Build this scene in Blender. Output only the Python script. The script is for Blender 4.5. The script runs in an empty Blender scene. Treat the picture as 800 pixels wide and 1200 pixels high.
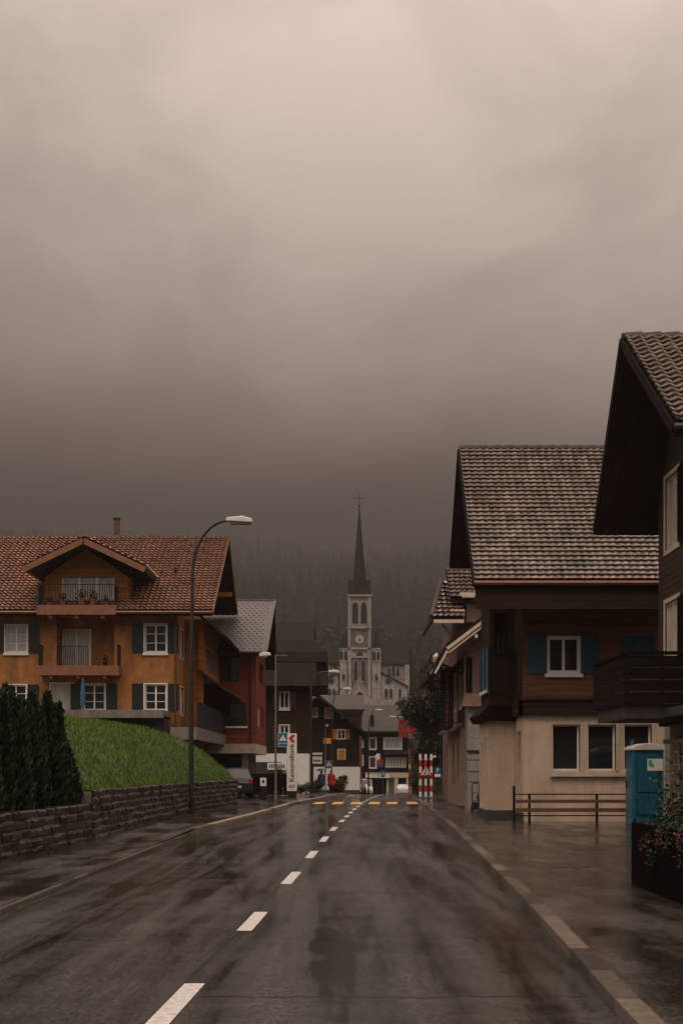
import bpy, bmesh, math, random
import numpy as np
from mathutils import Vector, Matrix, noise
random.seed(7)
R = math.radians
SC = bpy.context.scene
COL = SC.collection

# ---------------------------------------------------------------- camera, sky, sun, exposure
cam_d = bpy.data.cameras.new('camera'); cam = bpy.data.objects.new('camera', cam_d); COL.objects.link(cam)
cam.location = (0, 0, 1.6); cam.rotation_euler = (R(90), 0, 0)
cam_d.sensor_fit = 'VERTICAL'; cam_d.sensor_height = 36; cam_d.lens = 48; cam_d.shift_y = 0.25
cam_d.clip_start = 0.1; cam_d.clip_end = 6000
SC.camera = cam

SUN_EL, SUN_AZ = R(58), R(205)          # azimuth measured from +Y, clockwise
world = bpy.data.worlds.new('World'); SC.world = world; world.use_nodes = True
nt = world.node_tree; N = nt.nodes; L = nt.links
for n in list(N): N.remove(n)
wo = N.new('ShaderNodeOutputWorld'); bg = N.new('ShaderNodeBackground'); bg.inputs['Strength'].default_value = 0.1
sky = N.new('ShaderNodeTexSky'); sky.sky_type = 'NISHITA'; sky.sun_disc = False
sky.sun_elevation = SUN_EL; sky.sun_rotation = SUN_AZ
tc = N.new('ShaderNodeTexCoord'); sep = N.new('ShaderNodeSeparateXYZ'); L.new(tc.outputs['Generated'], sep.inputs[0])
nz = N.new('ShaderNodeTexNoise'); nz.inputs['Scale'].default_value = 3.2; nz.inputs['Detail'].default_value = 5; nz.inputs['Roughness'].default_value = 0.5
mp = N.new('ShaderNodeMapping'); mp.inputs['Scale'].default_value = (1, 1, 1.6); mp.inputs['Location'].default_value = (0.37, 0.1, 0.2)
L.new(tc.outputs['Generated'], mp.inputs[0]); L.new(mp.outputs[0], nz.inputs['Vector'])
ma = N.new('ShaderNodeMath'); ma.operation = 'MULTIPLY_ADD'; ma.inputs[1].default_value = 0.16; ma.inputs[2].default_value = -0.08
L.new(nz.outputs['Fac'], ma.inputs[0])
ad = N.new('ShaderNodeMath'); ad.operation = 'ADD'; L.new(sep.outputs['Z'], ad.inputs[0]); L.new(ma.outputs[0], ad.inputs[1])
rp = N.new('ShaderNodeValToRGB'); L.new(ad.outputs[0], rp.inputs[0])
rp.color_ramp.interpolation = 'B_SPLINE'
SKY = [(0.0, .008), (.19, .02), (.24, .20), (.30, .40), (.56, .375), (.70, .95), (1.0, 1.0)]
SKYT = (1.0, .81, .705)
els = rp.color_ramp.elements
while len(els) < len(SKY): els.new(0.5)
for e, (p, v) in zip(els, SKY):
    e.position = p; e.color = (v*SKYT[0], v*SKYT[1], v*SKYT[2], 1)
az_ = N.new('ShaderNodeVectorMath'); az_.operation = 'DOT_PRODUCT'; az_.inputs[1].default_value = Vector((.13, .86, .42)).normalized(); L.new(tc.outputs['Generated'], az_.inputs[0])
azr = N.new('ShaderNodeMapRange'); azr.interpolation_type = 'SMOOTHSTEP'; azr.inputs[1].default_value = .86; azr.inputs[2].default_value = 1.0; azr.inputs[3].default_value = .72; azr.inputs[4].default_value = 1.12; L.new(az_.outputs['Value'], azr.inputs[0])
wz_ = N.new('ShaderNodeTexNoise'); wz_.inputs['Scale'].default_value = 5.5; wz_.inputs['Detail'].default_value = 6; wz_.inputs['Roughness'].default_value = .55; wz_.inputs['Distortion'].default_value = .4; L.new(mp.outputs[0], wz_.inputs['Vector'])
wzr = N.new('ShaderNodeMapRange'); wzr.inputs[1].default_value = .3; wzr.inputs[2].default_value = .6; wzr.inputs[3].default_value = .74; wzr.inputs[4].default_value = 1.08; L.new(wz_.outputs['Fac'], wzr.inputs[0])
wm = N.new('ShaderNodeMath'); wm.operation = 'MULTIPLY'; L.new(azr.outputs[0], wm.inputs[0]); L.new(wzr.outputs[0], wm.inputs[1])
wm2 = N.new('ShaderNodeMath'); wm2.operation = 'MULTIPLY'; wm2.inputs[1].default_value = 29.0; L.new(wm.outputs[0], wm2.inputs[0])
sc10 = N.new('ShaderNodeVectorMath'); sc10.operation = 'SCALE'; sc10.inputs['Scale'].default_value = 18.0
L.new(rp.outputs[0], sc10.inputs[0]); L.new(wm2.outputs[0], sc10.inputs['Scale'])
mx = N.new('ShaderNodeMix'); mx.data_type = 'RGBA'; mx.inputs[0].default_value = 0.97
L.new(sky.outputs[0], mx.inputs[6]); L.new(sc10.outputs[0], mx.inputs[7]); L.new(mx.outputs[2], bg.inputs['Color']); L.new(bg.outputs[0], wo.inputs['Surface'])

sl = bpy.data.lights.new('sun', 'SUN'); sl.energy = 0.55; sl.angle = R(25); sl.color = (1, .86, .72)
so = bpy.data.objects.new('sun', sl); COL.objects.link(so)
sd = Vector((math.sin(SUN_AZ)*math.cos(SUN_EL), math.cos(SUN_AZ)*math.cos(SUN_EL), math.sin(SUN_EL)))
so.rotation_euler = sd.to_track_quat('Z', 'Y').to_euler()
vs = SC.view_settings; vs.view_transform = 'Standard'; vs.look = 'None'; vs.exposure = 0.42; vs.gamma = 1; vs.use_curve_mapping = False
SC.cycles.volume_bounces = 0; SC.cycles.max_bounces = 6; SC.cycles.diffuse_bounces = 3; SC.cycles.glossy_bounces = 3
SC.cycles.use_denoising = True

# ---------------------------------------------------------------- helpers
F = 1600.0
def PX(px, D): return (px-400)*D/F
def PZ(py, D): return 1.6+(900-py)*D/F
def gz(y):                                    # height of the valley floor along the street
    if y < 60: return 0.0
    if y < 110: t = (y-60)/50; return -0.525*t*t
    if y < 230: return -0.525-0.021*(y-110)
    z = -3.045
    if y < 380: t = (y-230)/150; return z+17*(3*t*t-2*t**3)
    if y < 450: return 13.955
    return 13.955

ORG = {}
class MB:
    def __init__(s): s.v = []; s.f = []; s.m = []; s.cur = 0
    def vert(s, p): s.v.append(tuple(p)); return len(s.v)-1
    def face(s, pts):
        i = [s.vert(p) for p in pts]; s.f.append(i); s.m.append(s.cur)
    def box(s, x0, x1, y0, y1, z0, z1):
        b = len(s.v)
        for z in (z0, z1):
            for (x, y) in ((x0, y0), (x1, y0), (x1, y1), (x0, y1)): s.v.append((x, y, z))
        for q in ((0,3,2,1),(4,5,6,7),(0,1,5,4),(1,2,6,5),(2,3,7,6),(3,0,4,7)):
            s.f.append([b+k for k in q]); s.m.append(s.cur)
    def boxT(s, T, u0, u1, v0, v1, w0, w1):
        b = len(s.v)
        for w in (w0, w1):
            for (u, v) in ((u0, v0), (u1, v0), (u1, v1), (u0, v1)): s.v.append(tuple(T(u, v, w)))
        for q in ((0,3,2,1),(4,5,6,7),(0,1,5,4),(1,2,6,5),(2,3,7,6),(3,0,4,7)):
            s.f.append([b+k for k in q]); s.m.append(s.cur)
    def obox(s, c, ax, ay, az):               # oriented box: centre and three half axes
        c = Vector(c); ax = Vector(ax); ay = Vector(ay); az = Vector(az); b = len(s.v)
        for k in (-1, 1):
            for (i, j) in ((-1,-1),(1,-1),(1,1),(-1,1)): s.v.append(tuple(c+ax*i+ay*j+az*k))
        for q in ((0,3,2,1),(4,5,6,7),(0,1,5,4),(1,2,6,5),(2,3,7,6),(3,0,4,7)):
            s.f.append([b+k for k in q]); s.m.append(s.cur)
    def bar(s, p, q, w, h=None):              # square bar from p to q
        h = h or w; p = Vector(p); q = Vector(q); d = q-p; l = d.length; d.normalize()
        up = Vector((0,0,1)) if abs(d.z) < .95 else Vector((0,1,0))
        sx = d.cross(up).normalized(); sz = sx.cross(d).normalized()
        s.obox((p+q)/2, d*(l/2), sx*(w/2), sz*(h/2))
    def prism(s, poly, axis, a, b):           # polygon in a plane extruded along an axis
        def P(u, v, t):
            return {'x': (t, u, v), 'y': (u, t, v), 'z': (u, v, t)}[axis]
        n = len(poly); k = len(s.v)
        for t in (a, b):
            for (u, v) in poly: s.v.append(P(u, v, t))
        s.f.append([k+i for i in range(n)][::-1]); s.m.append(s.cur)
        s.f.append([k+n+i for i in range(n)]); s.m.append(s.cur)
        for i in range(n):
            j = (i+1) % n; s.f.append([k+i, k+j, k+n+j, k+n+i]); s.m.append(s.cur)
    def tube(s, pts, r, n=8, cap=True):
        pts = [Vector(p) for p in pts]; k = len(s.v); m = len(pts)
        rr = r if isinstance(r, (list, tuple)) else [r]*m
        ref = None
        for i, p in enumerate(pts):
            d = (pts[min(i+1, m-1)]-pts[max(i-1, 0)]).normalized()
            if ref is None:
                ref = Vector((1,0,0)) if abs(d.x) < .9 else Vector((0,1,0))
            a = (ref-d*ref.dot(d)).normalized(); ref = a; b = d.cross(a)
            for j in range(n):
                t = 2*math.pi*j/n; s.v.append(tuple(p+(a*math.cos(t)+b*math.sin(t))*rr[i]))
        for i in range(m-1):
            for j in range(n):
                j2 = (j+1) % n
                s.f.append([k+i*n+j, k+i*n+j2, k+(i+1)*n+j2, k+(i+1)*n+j]); s.m.append(s.cur)
        if cap:
            s.f.append([k+j for j in range(n)][::-1]); s.m.append(s.cur)
            s.f.append([k+(m-1)*n+j for j in range(n)]); s.m.append(s.cur)
    def blob(s, c, r, seg=8, rings=5):
        c = Vector(c); r = Vector(r) if not isinstance(r, (int, float)) else Vector((r, r, r))
        k = len(s.v)
        for i in range(rings+1):
            th = math.pi*i/rings
            for j in range(seg):
                ph = 2*math.pi*j/seg
                s.v.append((c.x+r.x*math.sin(th)*math.cos(ph), c.y+r.y*math.sin(th)*math.sin(ph), c.z+r.z*math.cos(th)))
        for i in range(rings):
            for j in range(seg):
                j2 = (j+1) % seg
                s.f.append([k+i*seg+j, k+(i+1)*seg+j, k+(i+1)*seg+j2, k+i*seg+j2]); s.m.append(s.cur)
    def build(s, name, mat, parent=None, smooth=False, fix=True, bevel=0, **props):
        me = bpy.data.meshes.new(name)
        o_ = ORG.get(parent.name, Vector((0,0,0))) if parent else Vector((0,0,0))
        vs_ = s.v if o_.length == 0 else [(x-o_.x, y-o_.y, z-o_.z) for x, y, z in s.v]
        me.from_pydata(vs_, [], s.f)
        mats = mat if isinstance(mat, (list, tuple)) else [mat]
        for m in mats: me.materials.append(m)
        if len(mats) > 1: me.polygons.foreach_set('material_index', s.m)
        if smooth: me.polygons.foreach_set('use_smooth', [True]*len(me.polygons))
        if fix:
            bm = bmesh.new(); bm.from_mesh(me); bmesh.ops.recalc_face_normals(bm, faces=bm.faces); bm.to_mesh(me); bm.free()
        me.update()
        o = bpy.data.objects.new(name, me); COL.objects.link(o)
        if parent: o.parent = parent; ORG[o.name] = o_
        if bevel:
            md = o.modifiers.new('bevel', 'BEVEL'); md.width = bevel; md.segments = 2; md.limit_method = 'ANGLE'
        for k, v in props.items(): o[k] = v
        return o

def thing(name, label, cat, loc=(0,0,0), group=None, local=False):
    o = bpy.data.objects.new(name, None); COL.objects.link(o); o.location = loc; o.empty_display_size = .3
    o['label'] = label; o['category'] = cat
    if group: o['group'] = group
    ORG[o.name] = Vector((0,0,0)) if local else Vector(loc)
    return o
def tag(o, label, cat, group=None):
    o['label'] = label; o['category'] = cat
    if group: o['group'] = group
    return o
def dup(root, loc, rz=0, label=None, group=None, scale=None):
    r = root.copy(); COL.objects.link(r); r.location = loc; r.rotation_euler = (0, 0, rz)
    if label: r['label'] = label
    if group: r['group'] = group
    if scale: r.scale = scale if isinstance(scale, (tuple, list)) else (scale,)*3
    for ch in list(root.children):
        c = ch.copy(); COL.objects.link(c); c.parent = r
        for g in ch.children:
            d = g.copy(); COL.objects.link(d); d.parent = c
    return r
def text_mesh(txt, size, mat, parent, loc, rot, extrude=.004, name='lettering', **props):
    cu = bpy.data.curves.new('t', 'FONT'); cu.body = txt; cu.size = size; cu.extrude = extrude
    cu.align_x = 'CENTER'; cu.align_y = 'CENTER'; cu.resolution_u = 3
    tmp = bpy.data.objects.new('tmp_text', cu); COL.objects.link(tmp)
    dg = bpy.context.evaluated_depsgraph_get(); me = bpy.data.meshes.new_from_object(tmp.evaluated_get(dg))
    bpy.data.objects.remove(tmp); me.materials.clear(); me.materials.append(mat)
    M = Matrix.Translation(Vector(loc)-ORG.get(parent.name, Vector())) @ rot.to_matrix().to_4x4()
    me.transform(M)
    o = bpy.data.objects.new(name, me); COL.objects.link(o); o.parent = parent
    for k, v in props.items(): o[k] = v
    return o
from mathutils import Euler
FACE_CAM = Euler((R(90), 0, 0))
def TF(y): return lambda u, v, w: (u, y-w, v)
def TL(x): return lambda u, v, w: (x-w, u, v)
def TR(x): return lambda u, v, w: (x+w, u, v)

# ---------------------------------------------------------------- materials
def principled(name):
    m = bpy.data.materials.new(name); m.use_nodes = True
    t = m.node_tree; b = t.nodes['Principled BSDF']; return m, t, b
def NN(t, kind, **kw):
    n = t.nodes.new(kind)
    for k, v in kw.items():
        if k in n.inputs: n.inputs[k].default_value = v
        else: setattr(n, k, v)
    return n
def mat(name, c, rough=.6, var=.25, scale=3.0, bump=0.0, bscale=40, metallic=0, stretch=(1,1,1), c2=None, spec=.5, grime=0.0, coat=0):
    m, t, b = principled(name); Lk = t.links
    tcn = NN(t, 'ShaderNodeTexCoord'); mpn = NN(t, 'ShaderNodeMapping'); mpn.inputs['Scale'].default_value = stretch
    Lk.new(tcn.outputs['Object'], mpn.inputs[0])
    n1 = NN(t, 'ShaderNodeTexNoise', Scale=scale, Detail=6, Roughness=.6); Lk.new(mpn.outputs[0], n1.inputs['Vector'])
    r = NN(t, 'ShaderNodeValToRGB'); Lk.new(n1.outputs['Fac'], r.inputs[0])
    d = c2 or tuple(x*(1-var) for x in c); e = tuple(min(1, x*(1+var*.6)) for x in c)
    r.color_ramp.elements[0].position = .3; r.color_ramp.elements[0].color = (*d, 1)
    r.color_ramp.elements[1].position = .72; r.color_ramp.elements[1].color = (*e, 1)
    out = r.outputs[0]
    if grime > 0:
        n3 = NN(t, 'ShaderNodeTexNoise', Scale=1.0, Detail=7, Roughness=.65)
        mp3 = NN(t, 'ShaderNodeMapping'); mp3.inputs['Scale'].default_value = (2.2, 2.2, .35)
        Lk.new(tcn.outputs['Object'], mp3.inputs[0]); Lk.new(mp3.outputs[0], n3.inputs['Vector'])
        r3 = NN(t, 'ShaderNodeValToRGB'); Lk.new(n3.outputs['Fac'], r3.inputs[0])
        r3.color_ramp.elements[0].position = .35; r3.color_ramp.elements[0].color = (1-grime,)*3+(1,)
        r3.color_ramp.elements[1].position = .6; r3.color_ramp.elements[1].color = (1,1,1,1)
        mu = NN(t, 'ShaderNodeMix', data_type='RGBA', blend_type='MULTIPLY'); mu.inputs[0].default_value = 1
        Lk.new(out, mu.inputs[6]); Lk.new(r3.outputs[0], mu.inputs[7]); out = mu.outputs[2]
    Lk.new(out, b.inputs['Base Color'])
    b.inputs['Roughness'].default_value = rough; b.inputs['Metallic'].default_value = metallic
    b.inputs['Specular IOR Level'].default_value = spec
    if coat: b.inputs['Coat Weight'].default_value = coat; b.inputs['Coat Roughness'].default_value = .15
    if bump:
        n2 = NN(t, 'ShaderNodeTexNoise', Scale=bscale, Detail=4); Lk.new(mpn.outputs[0], n2.inputs['Vector'])
        bp = NN(t, 'ShaderNodeBump', Strength=bump, Distance=.03); Lk.new(n2.outputs['Fac'], bp.inputs['Height'])
        Lk.new(bp.outputs[0], b.inputs['Normal'])
    return m
def boards(name, c, h=.16, rough=.55, axis='Z', var=.35, bump=.7):
    """boards: a groove every h metres along an axis, each board its own tone, grain along it"""
    m, t, b = principled(name); Lk = t.links
    tcn = NN(t, 'ShaderNodeTexCoord'); sp = NN(t, 'ShaderNodeSeparateXYZ'); Lk.new(tcn.outputs['Object'], sp.inputs[0])
    if axis == 'XY':
        su = NN(t, 'ShaderNodeMath', operation='ADD'); Lk.new(sp.outputs['X'], su.inputs[0]); Lk.new(sp.outputs['Y'], su.inputs[1]); src = su.outputs[0]
    else: src = sp.outputs[axis]
    dv = NN(t, 'ShaderNodeMath', operation='DIVIDE'); dv.inputs[1].default_value = h; Lk.new(src, dv.inputs[0])
    fl = NN(t, 'ShaderNodeMath', operation='FLOOR'); Lk.new(dv.outputs[0], fl.inputs[0])
    fr = NN(t, 'ShaderNodeMath', operation='FRACT'); Lk.new(dv.outputs[0], fr.inputs[0])
    wn = NN(t, 'ShaderNodeTexWhiteNoise', noise_dimensions='1D'); Lk.new(fl.outputs[0], wn.inputs['W'])
    mpn = NN(t, 'ShaderNodeMapping'); mpn.inputs['Scale'].default_value = (1.2, 1.2, 14) if axis == 'Z' else (14, 14, 1.0)
    Lk.new(tcn.outputs['Object'], mpn.inputs[0])
    n1 = NN(t, 'ShaderNodeTexNoise', Scale=1.5, Detail=6, Roughness=.65); Lk.new(mpn.outputs[0], n1.inputs['Vector'])
    n4 = NN(t, 'ShaderNodeTexNoise', Scale=.45, Detail=5, Roughness=.6); Lk.new(tcn.outputs['Object'], n4.inputs['Vector'])
    s1 = NN(t, 'ShaderNodeMath', operation='MULTIPLY_ADD'); s1.inputs[1].default_value = .35; Lk.new(wn.outputs['Value'], s1.inputs[0])
    Lk.new(n1.outputs['Fac'], s1.inputs[2])
    s2 = NN(t, 'ShaderNodeMath', operation='MULTIPLY_ADD'); s2.inputs[1].default_value = .8; Lk.new(n4.outputs['Fac'], s2.inputs[0]); Lk.new(s1.outputs[0], s2.inputs[2])
    r = NN(t, 'ShaderNodeValToRGB'); Lk.new(s2.outputs[0], r.inputs[0])
    r.color_ramp.elements[0].position = .72; r.color_ramp.elements[0].color = tuple(x*(1-var) for x in c)+(1,)
    r.color_ramp.elements[1].position = 1.0; r.color_ramp.elements[1].color = tuple(x*(1+var) for x in c)+(1,)
    Lk.new(r.outputs[0], b.inputs['Base Color'])
    rr = NN(t, 'ShaderNodeValToRGB'); Lk.new(fr.outputs[0], rr.inputs[0])
    e = rr.color_ramp.elements; e[0].position = 0; e[0].color = (0,0,0,1); e[1].position = .12; e[1].color = (1,1,1,1)
    bp = NN(t, 'ShaderNodeBump', Strength=bump, Distance=.02); Lk.new(rr.outputs[0], bp.inputs['Height']); Lk.new(bp.outputs[0], b.inputs['Normal'])
    b.inputs['Roughness'].default_value = rough; b.inputs['Specular IOR Level'].default_value = .07
    return m
def wet_asphalt(name, c0, c1, sx=1.15, sy=.075, bias=0.0, seed=0):
    m, t, b = principled(name); Lk = t.links
    tcn = NN(t, 'ShaderNodeTexCoord')
    mpn = NN(t, 'ShaderNodeMapping'); mpn.inputs['Scale'].default_value = (sx, sy, 1); mpn.inputs['Location'].default_value = (seed, seed*.7, 0)
    mpn.inputs['Rotation'].default_value = (0, 0, R(2.5))
    Lk.new(tcn.outputs['Object'], mpn.inputs[0])
    wet = NN(t, 'ShaderNodeTexNoise', Scale=1.3, Detail=7, Roughness=.6, Distortion=.25); Lk.new(mpn.outputs[0], wet.inputs['Vector'])
    mp2 = NN(t, 'ShaderNodeMapping'); mp2.inputs['Scale'].default_value = (.5, 1.5, 1); Lk.new(tcn.outputs['Object'], mp2.inputs[0])
    w2 = NN(t, 'ShaderNodeTexNoise', Scale=.9, Detail=6, Roughness=.6); Lk.new(mp2.outputs[0], w2.inputs['Vector'])
    av = NN(t, 'ShaderNodeMix', data_type='FLOAT'); av.inputs[0].default_value = .2; Lk.new(wet.outputs['Fac'], av.inputs[2]); Lk.new(w2.outputs['Fac'], av.inputs[3])
    fine = NN(t, 'ShaderNodeTexNoise', Scale=38, Detail=3, Roughness=.7); Lk.new(tcn.outputs['Object'], fine.inputs['Vector'])
    fmix = NN(t, 'ShaderNodeMath', operation='MULTIPLY_ADD'); fmix.inputs[1].default_value = .12; Lk.new(fine.outputs['Fac'], fmix.inputs[0]); Lk.new(av.outputs[0], fmix.inputs[2])
    rc = NN(t, 'ShaderNodeValToRGB'); Lk.new(fmix.outputs[0], rc.inputs[0])
    e = rc.color_ramp.elements; e[0].position = .43+bias; e[0].color = (*c0, 1); e[1].position = .71+bias; e[1].color = (*c1, 1)
    spk = NN(t, 'ShaderNodeTexVoronoi', Scale=42); Lk.new(tcn.outputs['Object'], spk.inputs['Vector'])
    hs = NN(t, 'ShaderNodeValToRGB'); Lk.new(spk.outputs['Color'], hs.inputs[0])
    hs.color_ramp.elements[0].position = .3; hs.color_ramp.elements[1].position = .7; hs.color_ramp.elements[0].color = (.2,.2,.2,1); hs.color_ramp.elements[1].color = (2.6,2.5,2.4,1)
    mu = NN(t, 'ShaderNodeMix', data_type='RGBA', blend_type='MULTIPLY'); mu.inputs[0].default_value = 1
    Lk.new(rc.outputs[0], mu.inputs[6]); Lk.new(hs.outputs[0], mu.inputs[7]); Lk.new(mu.outputs[2], b.inputs['Base Color'])
    rr = NN(t, 'ShaderNodeValToRGB'); Lk.new(fmix.outputs[0], rr.inputs[0])
    e = rr.color_ramp.elements; e[0].position = .45+bias; e[0].color = (.05,)*3+(1,); e[1].position = .70+bias; e[1].color = (.29,)*3+(1,)
    Lk.new(rr.outputs[0], b.inputs['Roughness'])
    bs = NN(t, 'ShaderNodeMapRange'); bs.inputs[1].default_value = .44+bias; bs.inputs[2].default_value = .64+bias; bs.inputs[3].default_value = .08; bs.inputs[4].default_value = .6
    Lk.new(fmix.outputs[0], bs.inputs[0])
    bp = NN(t, 'ShaderNodeBump', Distance=.02); Lk.new(bs.outputs[0], bp.inputs['Strength']); Lk.new(fine.outputs['Fac'], bp.inputs['Height'])
    Lk.new(bp.outputs[0], b.inputs['Normal'])
    b.inputs['Specular IOR Level'].default_value = .5
    return m
def leafmat(name, c, var=.5, rough=.55):
    m, t, b = principled(name); Lk = t.links
    g = NN(t, 'ShaderNodeNewGeometry'); r = NN(t, 'ShaderNodeValToRGB'); Lk.new(g.outputs['Random Per Island'], r.inputs[0])
    r.color_ramp.elements[0].color = tuple(x*(1-var) for x in c)+(1,); r.color_ramp.elements[1].color = tuple(x*(1+var) for x in c)+(1,)
    Lk.new(r.outputs[0], b.inputs['Base Color']); b.inputs['Roughness'].default_value = rough; b.inputs['Specular IOR Level'].default_value = .25
    return m
def tilemat(name, c, rough=.22, spec=.6, coat=1.0):
    m, t, b = principled(name); Lk = t.links
    tcn = NN(t, 'ShaderNodeTexCoord')
    vo = NN(t, 'ShaderNodeTexWhiteNoise', noise_dimensions='3D')
    sn = NN(t, 'ShaderNodeVectorMath', operation='SNAP'); sn.inputs[1].default_value = (.23, .2, .2)
    Lk.new(tcn.outputs['Object'], sn.inputs[0]); Lk.new(sn.outputs[0], vo.inputs['Vector'])
    n1 = NN(t, 'ShaderNodeTexNoise', Scale=1.2, Detail=6); Lk.new(tcn.outputs['Object'], n1.inputs['Vector'])
    a = NN(t, 'ShaderNodeMath', operation='MULTIPLY_ADD'); a.inputs[1].default_value = .4; Lk.new(vo.outputs['Value'], a.inputs[0]); n1s = NN(t, 'ShaderNodeMath', operation='MULTIPLY_ADD'); n1s.inputs[1].default_value = .45; n1s.inputs[2].default_value = .28; Lk.new(n1.outputs['Fac'], n1s.inputs[0]); Lk.new(n1s.outputs[0], a.inputs[2])
    r = NN(t, 'ShaderNodeValToRGB'); Lk.new(a.outputs[0], r.inputs[0])
    r.color_ramp.elements[0].position = .4; r.color_ramp.elements[0].color = tuple(x*.55 for x in c)+(1,)
    r.color_ramp.elements[1].position = 1.0; r.color_ramp.elements[1].color = tuple(min(1, x*1.5) for x in c)+(1,)
    Lk.new(r.outputs[0], b.inputs['Base Color'])
    r2 = NN(t, 'ShaderNodeMapRange'); r2.inputs[1].default_value = .3; r2.inputs[2].default_value = 1.1; r2.inputs[3].default_value = rough; r2.inputs[4].default_value = rough+.3
    Lk.new(a.outputs[0], r2.inputs[0]); Lk.new(r2.outputs[0], b.inputs['Roughness'])
    b.inputs['Specular IOR Level'].default_value = spec; b.inputs['Coat Weight'].default_value = coat; b.inputs['Coat Roughness'].default_value = .1; b.inputs['Coat IOR'].default_value = 2.1
    return m

M = {}
M['road'] = wet_asphalt('wet_road_asphalt', (.009,.008,.0075), (.024,.021,.019), sx=1.6, sy=.11, bias=.025, seed=2)
M['walk'] = wet_asphalt('wet_pavement_asphalt', (.012,.0105,.0095), (.034,.029,.025), sx=1.0, sy=.22, bias=.01, seed=4)
M['paint'] = mat('worn_white_paint', (.58,.55,.52), .4, .3, 16, .3, 60, c2=(.33,.31,.29))
M['yellow'] = mat('yellow_paint', (.85,.42,.05), .4, .2, 6)
M['tar'] = mat('tar_seam', (.008,.008,.008), .25, .3, 8)
M['kerb_pale'] = mat('kerb_granite_light', (.34,.265,.20), .3, .3, 8, .2)
M['kerb_a'] = mat('kerb_granite_pale', (.17,.135,.105), .2, .3, 8, .2)
M['kerb_b'] = mat('kerb_granite_mid', (.10,.082,.066), .2, .3, 8, .2)
M['kerb_c'] = mat('kerb_granite_dark', (.045,.038,.033), .18, .3, 8, .2)
M['earth'] = mat('valley_earth', (.03,.035,.015), .9, .5, .05)
M['lawn'] = mat('lawn_soil', (.035,.05,.012), .9, .5, 2)
M['grass'] = leafmat('grass_blades', (.085,.14,.022), .5, .5)
M['rock'] = leafmat('wet_stone_blocks', (.030,.024,.020), .7, .42)
M['mortar'] = mat('lime_streaked_mortar', (.20,.155,.12), .6, .6, 3, .3)
M['thuja'] = leafmat('thuja_foliage', (.022,.034,.017), .6)
M['bark'] = mat('bark', (.05,.035,.025), .8, .4, 6, .4, 20)
M['orange'] = mat('ochre_plaster', (.40,.165,.042), .75, .28, 2.5, .6, 30, grime=.42)
M['orange_wood'] = boards('ochre_wood_boards', (.30,.115,.03), .14, .55)
M['brown_wood'] = mat('red_brown_wood', (.24,.095,.045), .5, .3, 5, .2, 30)
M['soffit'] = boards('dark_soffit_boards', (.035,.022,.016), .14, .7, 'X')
M['tile_red'] = tilemat('red_brown_wet_tiles', (.34,.17,.10), .2, 1.0, .8)
M['tile_grey'] = tilemat('grey_brown_wet_tiles', (.30,.24,.20), .16, 1.0)
M['tile_dark'] = tilemat('dark_brown_wet_tiles', (.22,.15,.12), .16, .9)
M['slate'] = mat('pale_grey_shingles', (.095,.085,.08), .5, .25, 3)
M['slate_dk'] = mat('dark_roof_shingles', (.020,.016,.014), .7, .35, 2, .3, 12, spec=.12)
M['slate_mid'] = mat('brown_grey_roofing', (.052,.043,.038), .6, .4, 1.2, .3, 12, spec=.3)
M['hole'] = mat('shingle_notch', (.03,.028,.026), .8)
M['gutter'] = mat('copper_gutter', (.16,.07,.045), .4, .3, 5, metallic=.4)
M['gutter_dk'] = mat('dark_metal_gutter', (.03,.024,.02), .4, .3, 5, metallic=.3)
M['white'] = mat('white_paint', (.74,.72,.68), .45, .12, 6)
M['cream'] = mat('cream_timber', (.62,.50,.38), .5, .2, 5)
M['green'] = mat('dark_green_shutter', (.006,.017,.012), .5, .3, 5)
M['blue_sh'] = mat('petrol_blue_shutter', (.014,.070,.108), .45, .3, 6)
M['pane'] = mat('window_glass', (.02,.02,.02), .05, .3, .8, spec=.9)
M['curtain_reflection'] = mat('curtained_reflecting_glass', (.50,.48,.45), .12, .4, 3.5, stretch=(6,6,.6), spec=.8)  # curtains plus the panes' reflections, both painted into the pale base colour
M['iron'] = mat('dark_iron', (.02,.019,.018), .45, .2, 8, metallic=.5)
M['lamp_pole'] = mat('dark_lamp_post', (.035,.032,.03), .4, .2, 4, metallic=.3)
M['galv'] = mat('galvanised_steel', (.22,.21,.20), .4, .2, 8, metallic=.5)
M['lamp_head'] = mat('pale_lamp_housing', (.72,.70,.66), .35, .1, 6)
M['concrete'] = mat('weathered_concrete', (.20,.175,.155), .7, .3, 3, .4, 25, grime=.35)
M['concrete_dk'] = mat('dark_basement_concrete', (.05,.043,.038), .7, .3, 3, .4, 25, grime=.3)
M['red_wall'] = boards('red_painted_shingles', (.165,.042,.032), .17, .6, var=.3)
M['beige_band'] = mat('beige_band_plaster', (.50,.40,.31), .7, .15, 3, grime=.15)
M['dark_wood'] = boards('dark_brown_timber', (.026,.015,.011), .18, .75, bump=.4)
M['dark_wood2'] = boards('black_brown_timber', (.009,.006,.005), .2, .75, bump=.4)
M['mid_wood'] = boards('weathered_brown_timber', (.115,.055,.032), .17, .6, var=.45)
M['siding'] = boards('dark_umber_siding', (.045,.034,.028), .15, .65)
M['red_shutter'] = mat('dark_red_shutter', (.075,.014,.012), .5, .25, 6)
M['orange_shutter'] = mat('orange_shutter', (.62,.25,.045), .5, .2, 6)
M['stucco'] = mat('beige_roughcast', (.60,.46,.335), .7, .12, 3, .9, 22, grime=.28)
M['stucco_grey'] = mat('grey_roughcast', (.30,.275,.255), .7, .15, 3, .9, 14, grime=.2)
M['stucco_brown'] = mat('brown_plaster', (.27,.185,.13), .7, .2, 3, .4, 20, grime=.25)
M['pink_wall'] = mat('faded_red_brown_plaster', (.20,.105,.082), .7, .2, 2.5, .4, 20, grime=.3)
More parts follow.
